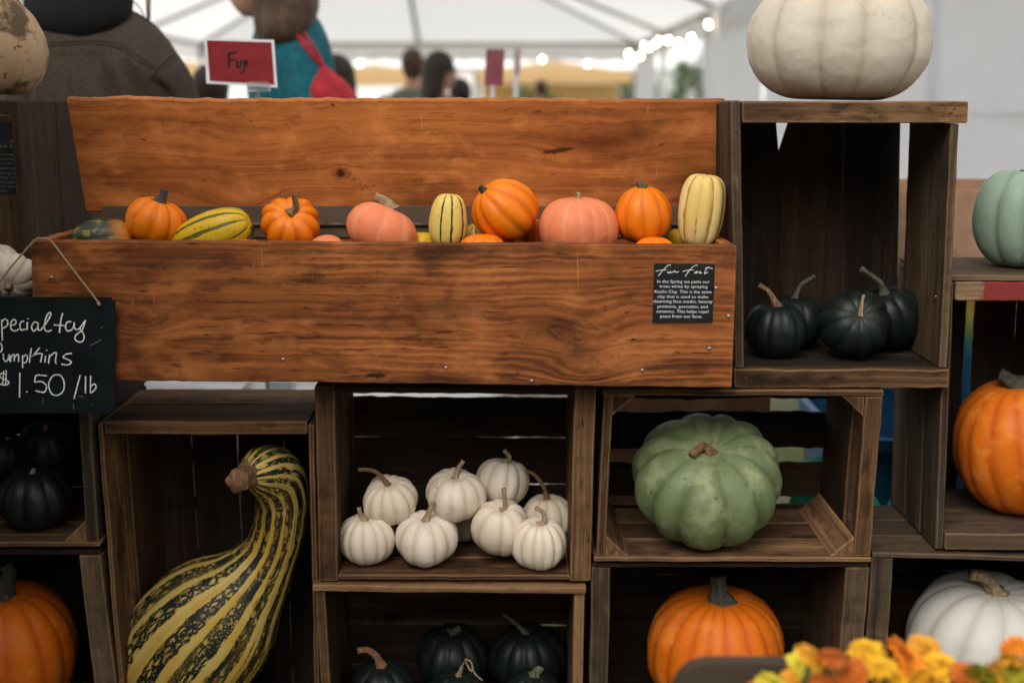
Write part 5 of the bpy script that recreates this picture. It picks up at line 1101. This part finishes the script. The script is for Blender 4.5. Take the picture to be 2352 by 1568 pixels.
# far signs
s2 = thing('price_sign', P(1135, 197, 1.9), 'narrow red card seen at an angle on a rod in the middle distance', 'sign')
PK = plain('faded red card', (.33, .055, .085), .6)
q = [P(x, y, Y) for x, y, Y in ((1117, 113, 2.0), (1156, 114, 1.85), (1152, 196, 1.85), (1112, 197, 2.0))]
mesh('card', [*q] + [p + Vector((.004, .004, 0)) for p in q], [(3, 2, 1, 0), (4, 5, 6, 7), (0, 1, 5, 4), (1, 2, 6, 5), (2, 3, 7, 6), (3, 0, 4, 7)], PK, s2)
m_ = (q[2] + q[3]) / 2; tube('rod', [m_, (m_.x, m_.y, .02)], .006, WHITE, s2); tube('foot', [(m_.x, m_.y, 0), (m_.x, m_.y, .02)], .12, WHITE, s2, 20)
s3 = thing('price_sign', P(1186, 200, 2.3), 'card sign seen edge on beside the narrow red card', 'sign')
q = [P(x, y, Y) for x, y, Y in ((1181, 112, 2.45), (1192, 112, 2.25), (1190, 170, 2.25), (1180, 171, 2.45))]
mesh('card', [*q] + [p + Vector((.006, .004, 0)) for p in q], [(3, 2, 1, 0), (4, 5, 6, 7), (0, 1, 5, 4), (1, 2, 6, 5), (2, 3, 7, 6), (3, 0, 4, 7)], plain('rosy white card', (.55, .38, .42), .6), s3)
m_ = (q[2] + q[3]) / 2; tube('rod', [m_, (m_.x, m_.y, .02)], .008, WHITE, s3); tube('foot', [(m_.x, m_.y, 0), (m_.x, m_.y, .02)], .12, WHITE, s3, 20)
# ------------------------------------------------------------------ ground, tent, far stalls
GR = NT('trodden ground'); o_ = GR.obj(); a_ = GR.noise(o_, 1.2, 6); b_ = GR.noise(o_, 30, 4)
GRM = GR.pbr(GR.mix(GR.rng(a_, .4, .65), GR.mix(b_, (.17, .145, .11), (.30, .26, .21)), GR.mix(b_, (.06, .08, .03), (.12, .14, .06))), .95, GR.bump(b_, .4, .01), .1)
N = 40; V = []; F = []
ge = [-300, -120, -50, -20, -8, -3, 0, 3, 8, 20, 50, 120, 300]
for y in ge:
    for x in ge: V.append((x, y, -.004 + (0 if abs(x) < 21 and abs(y) < 21 else .05 * fbm((x * .1, y * .1, 0)) - .03)))
n = len(ge); F = [(i * n + j, i * n + j + 1, (i + 1) * n + j + 1, (i + 1) * n + j) for i in range(n - 1) for j in range(n - 1)]
g = mesh('ground', V, F, GRM); tag(g, kind='structure')

def fabric(name, col, trans, var=.04):
    m = NT(name); o = m.obj(); f = m.noise(o, 1.3, 4); c = m.mix(f, tuple(x * (1 - var) for x in col), col)
    d = m.n('BsdfDiffuse'); t = m.n('BsdfTranslucent'); mx = m.n('MixShader'); m.set(d.inputs[0], c); m.set(t.inputs[0], c); mx.inputs[0].default_value = trans
    m.t.links.new(d.outputs[0], mx.inputs[1]); m.t.links.new(t.outputs[0], mx.inputs[2]); bp = m.bump(m.noise(m.vmul(o, (1, .55, 1)), 3.2, 4, .55, .6), .55, .05); m.t.links.new(bp, d.inputs['Normal'])
    ou = m.n('OutputMaterial'); m.t.links.new(mx.outputs[0], ou.inputs[0]); return m.m
ROOF = fabric('tent roof vinyl', (.90, .90, .90), .64); WALL = fabric('tent wall vinyl', (.84, .84, .87), .62)
ALU = plain('aluminium pole', (.34, .33, .31), .45, .1, 20, metal=.6)
XR, XL, XM, ZE, ZR, YF, YH, YN = 2.02, -5.0, -1.5, 2.2, 3.6, 19.1, 15.6, -.8
tent = thing('market_tent', (XM, 8, 0), 'big white frame tent over the whole market stall', 'tent')
def patch(name, fn, nu, nv, mat, par):
    V = [fn(i / nu, j / nv) for i in range(nu + 1) for j in range(nv + 1)]
    F = [(i * (nv + 1) + j, (i + 1) * (nv + 1) + j, (i + 1) * (nv + 1) + j + 1, i * (nv + 1) + j + 1) for i in range(nu) for j in range(nv)]
    return mesh(name, V, F, mat, par, True)
ys = [YN, 1.6, 6.3, 11.0, YH]
def sag(u, v, a=.07): return -a * 16 * u * (1 - u) * v * (1 - v)
for i in range(4):
    for xe in (XR, XL):
        def fn(u, v, y0=ys[i], y1=ys[i + 1], xe=xe): return Vector((xe + (XM - xe) * v, y0 + (y1 - y0) * u, ZE + (ZR - ZE) * v + .012 + sag(u, v)))
        patch('roof_panel', fn, 10, 8, ROOF, tent)
def tri(a, b, c):
    a, b, c = Vector(a), Vector(b), Vector(c)
    def fn(u, v): p = a.lerp(b, u); q = p.lerp(c, v); return q + Vector((0, 0, .012 + sag(u, v, .05)))
    return fn
patch('roof_panel', tri((XL, YF, ZE), (-1.5, YF, ZE), (XM, YH, ZR)), 10, 10, ROOF, tent); patch('roof_panel', tri((-1.5, YF, ZE), (XR, YF, ZE), (XM, YH, ZR)), 10, 10, ROOF, tent)
patch('roof_panel', tri((XR, YH, ZE), (XR, YF, ZE), (XM, YH, ZR)), 8, 8, ROOF, tent); patch('roof_panel', tri((XL, YH, ZE), (XL, YF, ZE), (XM, YH, ZR)), 8, 8, ROOF, tent)
for (a, b) in (((XL, YF + .03), (XR, YF + .03)), ((XR + .03, YN), (XR + .03, YF)), ((XL - .03, YN), (XL - .03, YF))):
    def fn(u, v, a=a, b=b): return Vector((a[0] + (b[0] - a[0]) * u, a[1] + (b[1] - a[1]) * u, ZE + .02 - (.26 + .03 * abs(math.sin(u * 60))) * v))
    patch('valance', fn, 120, 2, ROOF, tent)
R0 = .035
for p, q in (((XL, YF, ZE), (XR, YF, ZE)), ((XR, YN, ZE), (XR, YF, ZE)), ((XL, YN, ZE), (XL, YF, ZE)), ((XM, YN, ZR), (XM, YH, ZR))): tube('rail', [p, q], R0, ALU, tent, 12)
for p, q in (((XL, YF, ZE), (XM, YH, ZR)), ((XR, YF, ZE), (XM, YH, ZR)), ((-1.5, YF, ZE), (XM, YH, ZR))): tube('rafter', [p, q], R0, ALU, tent, 12)
for y in ys:
    for xe in (XR, XL): tube('rafter', [(xe, y, ZE), (XM, y, ZR)], R0, ALU, tent, 12)
for y in (YN, 1.6, 6.3, 11.0, 15.6, YF):
    for xe in (XR, XL):
        if not (xe == XL and y < 3 and y > -1): tube('leg', [(xe, y, 0), (xe, y, ZE)], R0, ALU, tent, 12)
def wall_fn(y0, y1, x=XR - .05, am=.02):
    def fn(u, v):
        y = y0 + (y1 - y0) * u; z = .02 + 2.16 * v
        return Vector((x + am * 1.8 * fbm((y * .9 + z * .9, z * .5 - y * .2, 2)) + .016 * math.sin(y * 7 + z * 5) * (1 - v) + .010 * math.sin(y * 4.1 - z * 6), y, z))
    return fn
for k, (a, b) in enumerate(((YN, .08), (-.08, 4.08), (3.92, 8.08), (7.92, 11.15))): w_ = patch('wall_panel', wall_fn(a, b, XR - .06 - .045 * (k % 2)), 60, 24, WALL, tent)
patch('wall_panel', wall_fn(YN, 3.0, XL + .06), 40, 16, WALL, tent)  # left wall put in out of view to darken the left side
patch('wall_panel', wall_fn(14.7, 15.5), 14, 10, WALL, tent); patch('wall_panel', wall_fn(16.0, 18.9), 20, 10, WALL, tent)
tube('wall_seam', [(XR - .075 + .01 * math.sin(k), -3 + k * .5, 1.255) for k in range(28)], .006, plain('grey seam', (.45, .45, .48), .8), tent, 6)
# string lights along the right eave and the far eave
BULB = plain('lit bulb', (.9, .8, .6), .4, emit=(1.0, .78, .50), estr=18.0); WIRE = plain('black wire', (.02, .02, .02), .6)
def bulb_mesh():
    bm = bmesh.new(); bmesh.ops.create_uvsphere(bm, u_segments=12, v_segments=8, radius=.021); bmesh.ops.scale(bm, vec=(1, 1, 1.25), verts=bm.verts)
    me = bpy.data.meshes.new('bulb'); bm.to_mesh(me); bm.free(); me.materials.append(BULB)
    for p in me.polygons: p.use_smooth = True
    return me
BM = bulb_mesh()
def light_string(label, pts, every):
    r = thing('string_light', pts[0], label, 'string light'); w = catmull(pts, 10); tube('wire', w, .005, WIRE, r, 6)
    acc = 0; w = [Vector(p) for p in w]
    for i in range(1, len(w)):
        acc += (w[i] - w[i - 1]).length
        if acc >= every:
            acc = 0; o = bpy.data.objects.new('bulb', BM); COL.objects.link(o); o.parent = r; o.location = w[i] - Vector(pts[0]) - Vector((0, 0, .05))
pts = []
for k in range(15): pts.append((XR - .17 - .03 * (k % 2), 9.3 + k * .66, 2.10 - (.14 if k % 2 else 0)))
light_string('string of warm bulbs along the right eave of the tent', pts, 1.05)
light_string('second string of warm bulbs zigzagging under the right eave', [(XR - .34 + .10 * (k % 2), 12.0 + k * .75, 1.98 + (.10 if k % 2 else 0)) for k in range(9)], 1.9)
light_string('string of warm bulbs across the far end of the tent', [(-4.6 + k * .66, YF - .2, 2.02 - (.11 if k % 2 else 0)) for k in range(11)], .72)
# tan market canopies beyond the tent
TAN = fabric('tan canopy', (.74, .52, .27), .45); CREAM = fabric('cream canopy wall', (.80, .64, .36), .4)
def canopy(label, x0, x1, y0, y1, ze, zr, wall):
    r = thing('market_canopy', ((x0 + x1) / 2, (y0 + y1) / 2, 0), label, 'canopy', 'tan canopies beyond the tent'); cx, cy = (x0 + x1) / 2, (y0 + y1) / 2
    cs = [(x0, y0, ze), (x1, y0, ze), (x1, y1, ze), (x0, y1, ze)]
    for i in range(4): patch('roof_panel', tri(cs[i], cs[(i + 1) % 4], (cx, cy, zr)), 4, 4, TAN, r)
    for i in range(4):
        a, b = cs[i], cs[(i + 1) % 4]; mesh('valance', [a, b, (b[0], b[1], ze - .25), (a[0], a[1], ze - .25)], [(0, 1, 2, 3)], TAN, r)
    for c in cs: tube('leg', [(c[0], c[1], 0), c], .04, plain('dark post', (.10, .075, .05), .7), r)
    if wall: box('back_wall', (x0 + .1, y1 - .06, .0), (x1 - .1, y1 - .02, ze - .26), CREAM, r)
canopy('tan market canopy far beyond the tent, on the right', -1.0, 3.3, 33.5, 37, 2.05, 2.42, True)
canopy('tan market canopy far beyond the tent, in the middle', -6.4, -1.6, 34.5, 38, 2.0, 2.35, False)
canopy('tan market canopy far beyond the tent, on the left', -12.5, -7.5, 36, 40, 2.1, 2.5, False)
WT = plain('white marquee', (.86, .86, .85), .8, .03, 2)  # white tents added so the open far end looks blown out
def backdrop(label, x0, x1, y0, y1, ze, zr):
    r = thing('white_backdrop', ((x0 + x1) / 2, (y0 + y1) / 2, 0), label, 'tent')
    box('wall', (x0, y0, 0), (x1, y0 + .03, ze), WT, r); box('wall', (x0, y1 - .03, 0), (x1, y1, ze), WT, r)
    ym = (y0 + y1) / 2; mesh('roof', [(x0 - .2, y0 - .2, ze - .05), (x1 + .2, y0 - .2, ze - .05), (x1 + .2, ym, zr), (x0 - .2, ym, zr), (x1 + .2, y1 + .2, ze - .05), (x0 - .2, y1 + .2, ze - .05)], [(0, 1, 2, 3), (3, 2, 4, 5)], WT, r)
backdrop('long white tent added beyond the tan canopies to whiten the far view', -16, 1.0, 44, 52, 2.5, 4.4)
backdrop('second white tent added far right to whiten the far view', 1.8, 12, 47, 54, 2.5, 4.4)
tube_post = thing('post', (3.62, 35.2, 0), 'brown post beside the right canopy', 'post'); tube('shaft', [(3.62, 35.2, 0), (3.62, 35.2, 2.1)], .09, plain('dark post', (.10, .075, .05), .7), tube_post, 12)
# shrubs and trees well behind
LEAF = NT('leaves'); rn_ = LEAF.rand(); lo = LEAF.noise(LEAF.obj(), 3, 3); LEAFM = LEAF.pbr(LEAF.mix(lo, (.035, .07, .018), (.10, .16, .045)), .6); BARK = plain('bark', (.10, .075, .055), .9)
def tree(label, x, y, h, w, seed, name='tree'):
    r = thing(name, (x, y, 0), label, name, 'trees beyond the market'); R_ = rnd(seed)
    tube('trunk', [(x, y, 0), (x + .05, y, h * .3), (x, y + .05, h * .6)], [.09 * h / 3, .07 * h / 3, .03 * h / 3], BARK, r)
    for k in range(5):
        a = R_.uniform(0, 6.3); tube('limb', [(x, y, h * (.3 + .05 * k)), (x + w * .35 * math.cos(a), y + w * .35 * math.sin(a), h * (.5 + .07 * k))], [.03 * h / 3, .012], BARK, r, 6)
    V = []; F = []
    cl = [(Vector((R_.gauss(0, .28), R_.gauss(0, .28), R_.uniform(.35, .92))), R_.uniform(.14, .26)) for _ in range(26)]
    for k in range(2600):
        c, rr = R_.choice(cl); d = Vector((R_.gauss(0, 1), R_.gauss(0, 1), R_.gauss(0, 1))).normalized() * rr * R_.uniform(.5, 1)
        p = Vector((x + (c.x + d.x) * w, y + (c.y + d.y) * w, (c.z + d.z * .7) * h)); s = .035 * h * R_.uniform(.5, 1.1)
        u = Vector((R_.gauss(0, 1), R_.gauss(0, 1), R_.gauss(0, .6))).normalized(); v = u.orthogonal().normalized()
        b = len(V); V += [p - u * s, p + v * s * .45, p + u * s, p - v * s * .45]; F.append((b, b + 1, b + 2, b + 3))
    mesh('crown', V, F, LEAFM, r)
tree('bushy young tree beside the right canopy', 4.2, 41, 2.35, 1.3, 1)
tree('low green bush inside the right canopy', .7, 32.5, 1.62, 1.1, 2)
tree('green bush to the right of the tent corner', 6.8, 45, 3.2, 2.2, 3)
# ------------------------------------------------------------------ behind and beside the camera
added_barn = thing('added_barn', (-2, -9.5, 0), 'unseen brown building added behind the camera to block low sky', 'building')  # unseen building added to block low light from the front
BW = plain('barn boards', (.10, .060, .038), .85, .35, 3)
for k in range(36): box('board', (-11 + k * .5 + .004, -9.6 + .01 * (k % 2), 0), (-11 + k * .5 + .496, -9.5 + .01 * (k % 2), 4.2), BW, added_barn)
box('back_wall', (-11, -15, 0), (7, -14.9, 4.2), BW, added_barn); V = [(-11.4, -9.1, 4.1), (7.4, -9.1, 4.1), (7.4, -12.2, 5.9), (-11.4, -12.2, 5.9), (7.4, -15.3, 4.1), (-11.4, -15.3, 4.1)]
mesh('roof', V, [(0, 1, 2, 3), (3, 2, 4, 5)], plain('barn roof', (.09, .085, .08), .7), added_barn)
shf = thing('shade_shelf', (-1.18, -.8, 0), 'tall dark shelf added out of view to shade the left of the stall', 'shelf')  # unseen blocker added to throw shade over the left crates
Hs = Hex((-1.48, -1.45, 2.0), (-.88, -1.45, 2.0), (-.88, -1.45, 0), (-1.48, -1.45, 0), 1.33)
for a, b in split(0, 1.33, 5): board(Hs, 'side_panel', shf, (Hs.U - .02, Hs.U), (0, Hs.V), (a, b), 1, W_DARK, nlen=.1); board(Hs, 'side_panel', shf, (0, .02), (0, Hs.V), (a, b), 1, W_DARK, nlen=.1)
for v in (.05, .5, .95, 1.4, 1.95): board(Hs, 'shelf_board', shf, (.0205, Hs.U - .0205), (v, v + .02), (.005, 1.325), 2, W_DARK, nlen=.1)
# ------------------------------------------------------------------ foreground flowers in a bucket and a brown board
def petal_mesh(seed):
    R_ = rnd(seed); V = []; F = []
    for lay in range(6):
        n = 8 + lay * 3; el = math.radians(80 - lay * 19); ln = .35 + .11 * lay
        for k in range(n):
            a = 2 * math.pi * (k + .5 * (lay % 2)) / n + R_.uniform(-.15, .15); e = el + R_.uniform(-.18, .18); L = ln * R_.uniform(.85, 1.12); w = .17 * R_.uniform(.85, 1.2)
            d = Vector((math.cos(a), math.sin(a), 0)); t = Vector((-math.sin(a), math.cos(a), 0)); b = len(V)
            for q, (f, ww, up) in enumerate(((.05, .35, 0), (.55, 1.0, .05), (.9, .9, .02), (1.05, .3, -.06))):
                p = d * (L * f * math.cos(e)) + Vector((0, 0, L * f * math.sin(e) * .75 + up)); V += [p - t * w * ww + Vector((0, 0, R_.uniform(-.03, .03))), p + t * w * ww]
            for q in range(3): F.append((b + 2 * q, b + 2 * q + 1, b + 2 * q + 3, b + 2 * q + 2))
    me = bpy.data.meshes.new('flower'); me.from_pydata([tuple(v) for v in V], [], F); me.polygons.foreach_set('use_smooth', [True] * len(F)); me.materials.append(None); return me
def petal_mat(name, a, b):
    m = NT(name); o = m.obj(); f = m.noise(o, 2.5, 3); return m.pbr(m.mix(m.rng(f, .35, .65), a, b), .6, spec=.25, sss=.1)
FM = {'y': petal_mat('lemon petals', (.62, .50, .03), (.72, .60, .06)), 'g': petal_mat('golden petals', (.72, .33, .012), (.80, .46, .02)), 'a': petal_mat('amber petals', (.66, .26, .015), (.70, .34, .03)), 'o': petal_mat('orange petals', (.68, .16, .008), (.74, .24, .012)), 'r': petal_mat('rust petals', (.50, .10, .012), (.58, .16, .02)), 'l': petal_mat('yellow green petals', (.36, .34, .025), (.46, .40, .03))}
FMESH = [petal_mesh(k) for k in range(4)]
fl = thing('flower_bucket', (.62, -.80, 0), 'bucket of blurred yellow and orange flowers in the front right corner', 'flowers')
Yq = -.80; fx = P(2060, 1600, Yq)
STM = plain('flower stem', (.05, .09, .025), .7); BUCK = plain('galvanised bucket', (.34, .35, .36), .4, .15, 20, metal=.8)
fl.location = (fx.x, Yq, 0)
BL = [(1795, 1556, 42, 'y'), (1760, 1575, 34, 'o'), (1838, 1524, 38, 'y'), (1880, 1545, 44, 'a'), (1862, 1498, 30, 'a'), (1905, 1502, 36, 'r'), (1950, 1548, 38, 'r'), (1992, 1486, 38, 'g'), (2018, 1520, 36, 'g'), (2035, 1568, 42, 'g'), (2074, 1492, 36, 'o'), (2092, 1524, 32, 'o'), (2085, 1572, 34, 'o'), (2128, 1488, 36, 'a'), (2160, 1520, 38, 'g'), (2182, 1556, 42, 'g'), (2215, 1540, 26, 'r'), (2258, 1548, 38, 'l'), (2290, 1580, 40, 'l'), (2322, 1508, 34, 'a'), (2350, 1540, 44, 'g'), (2390, 1500, 40, 'a'), (1830, 1590, 40, 'y'), (1905, 1598, 40, 'o'), (1970, 1600, 40, 'g'), (2140, 1604, 40, 'o'), (2230, 1606, 40, 'a'), (2350, 1600, 40, 'o'), (2420, 1560, 42, 'g'), (2330, 1478, 30, 'o'), (2296, 1532, 30, 'a'), (1780, 1540, 34, 'y'), (1812, 1512, 30, 'y'), (2110, 1548, 30, 'g')]
BL += [(1775 + 33 * k + 9 * math.sin(k * 5.1), 1562 + 14 * math.sin(k * 2.3), 34, 'ygaoragoagrgayogl'[k]) for k in range(17)]
BL += [(1840 + 62 * k, 1530 + 12 * math.sin(k * 3.3), 30, 'yargogoal'[k]) for k in range(9) if k not in (6, 7)]
R_ = rnd(77)
for i, (x, y, rr, c) in enumerate(BL):
    yq = Yq + R_.uniform(-.05, .05); p = P(x, y + 6, yq); s = rr * mpp(p) * 1.38
    o = bpy.data.objects.new('bloom', FMESH[i % 4]); COL.objects.link(o); o.parent = fl; o.location = p - fl.location; o.scale = (s, s, s)
    o.rotation_euler = (R_.uniform(.0, .9), R_.uniform(-.4, .4), R_.uniform(0, 6))
    o.material_slots[0].link = 'OBJECT'; o.material_slots[0].material = FM[c]
    tube('flower_stem', catmull([p - Vector((0, 0, .004)), p + Vector((R_.uniform(-.02, .02), 0, -.12)), Vector((fx.x + (p.x - fx.x) * .45, Yq, .32))], 5), .0028, STM, fl, 6)
V = []; F = []
for i in range(60):
    a = R_.uniform(0, 6.3); rr = R_.uniform(.02, .22); p = Vector((fx.x + rr * math.cos(a) * 1.2, Yq + rr * .4 * math.sin(a), P(2060, 1600, Yq).z + R_.uniform(-.13, -.018)))
    u = Vector((R_.gauss(0, 1), R_.gauss(0, 1), R_.gauss(0, .5))).normalized(); v = u.orthogonal().normalized(); s = .035
    mesh('leaf', [p - u * s, p - u * s * .2 + v * s * .4, p + u * s, p - u * s * .2 - v * s * .4], [(0, 1, 2, 3)], STM, fl)
pr = [(.0, .0), (.125, .0), (.13, .01), (.165, .335), (.172, .34), (.168, .35), (.160, .345), (.125, .05)]
V = []; F = []; ns = 36
for (r_, z) in pr:
    for k in range(ns): a = 2 * math.pi * k / ns; V.append((fx.x + max(r_, .001) * math.cos(a), Yq + max(r_, .001) * math.sin(a), z))
F = [(j * ns + k, j * ns + (k + 1) % ns, (j + 1) * ns + (k + 1) % ns, (j + 1) * ns + k) for j in range(len(pr) - 1) for k in range(ns)]
mesh('bucket', V, F, BUCK, fl, True)
# brown rounded board
Yb_ = -.80; tl = P(1548, 1524, Yb_); trr = P(1800, 1520, Yb_)
bs = thing('brown_board', (tl.x + .12, Yb_, 0), 'plain dark brown board with a rounded corner beside the flowers', 'board')
w, h, rc = trr.x - tl.x + .03, .30, .035; out = []
for cx, cy, a0 in ((w - rc, -rc, 0), (rc, -rc, 90), (rc, -h + rc, 180), (w - rc, -h + rc, 270)):
    for k in range(7): a = math.radians(a0 + 15 * k); out.append((tl.x + cx + rc * math.cos(a), tl.z + cy + rc * math.sin(a)))
n = len(out); V = [(x, Yb_, z) for x, z in out] + [(x, Yb_ + .018, z) for x, z in out]
F = [tuple(reversed(range(n))), tuple(range(n, 2 * n))] + [(k, (k + 1) % n, n + (k + 1) % n, n + k) for k in range(n)]
BRN = plain('brown paint', (.052, .037, .025), .6, .08, 20)
o = mesh('panel', V, F, BRN, bs); bm = bmesh.new(); bm.from_mesh(o.data); bmesh.ops.recalc_face_normals(bm, faces=bm.faces); bm.to_mesh(o.data); bm.free()
for x in (tl.x + .03, tl.x + w - .05): box('leg', (x, Yb_ + .019, 0), (x + .03, Yb_ + .045, tl.z - .05), BRN, bs)
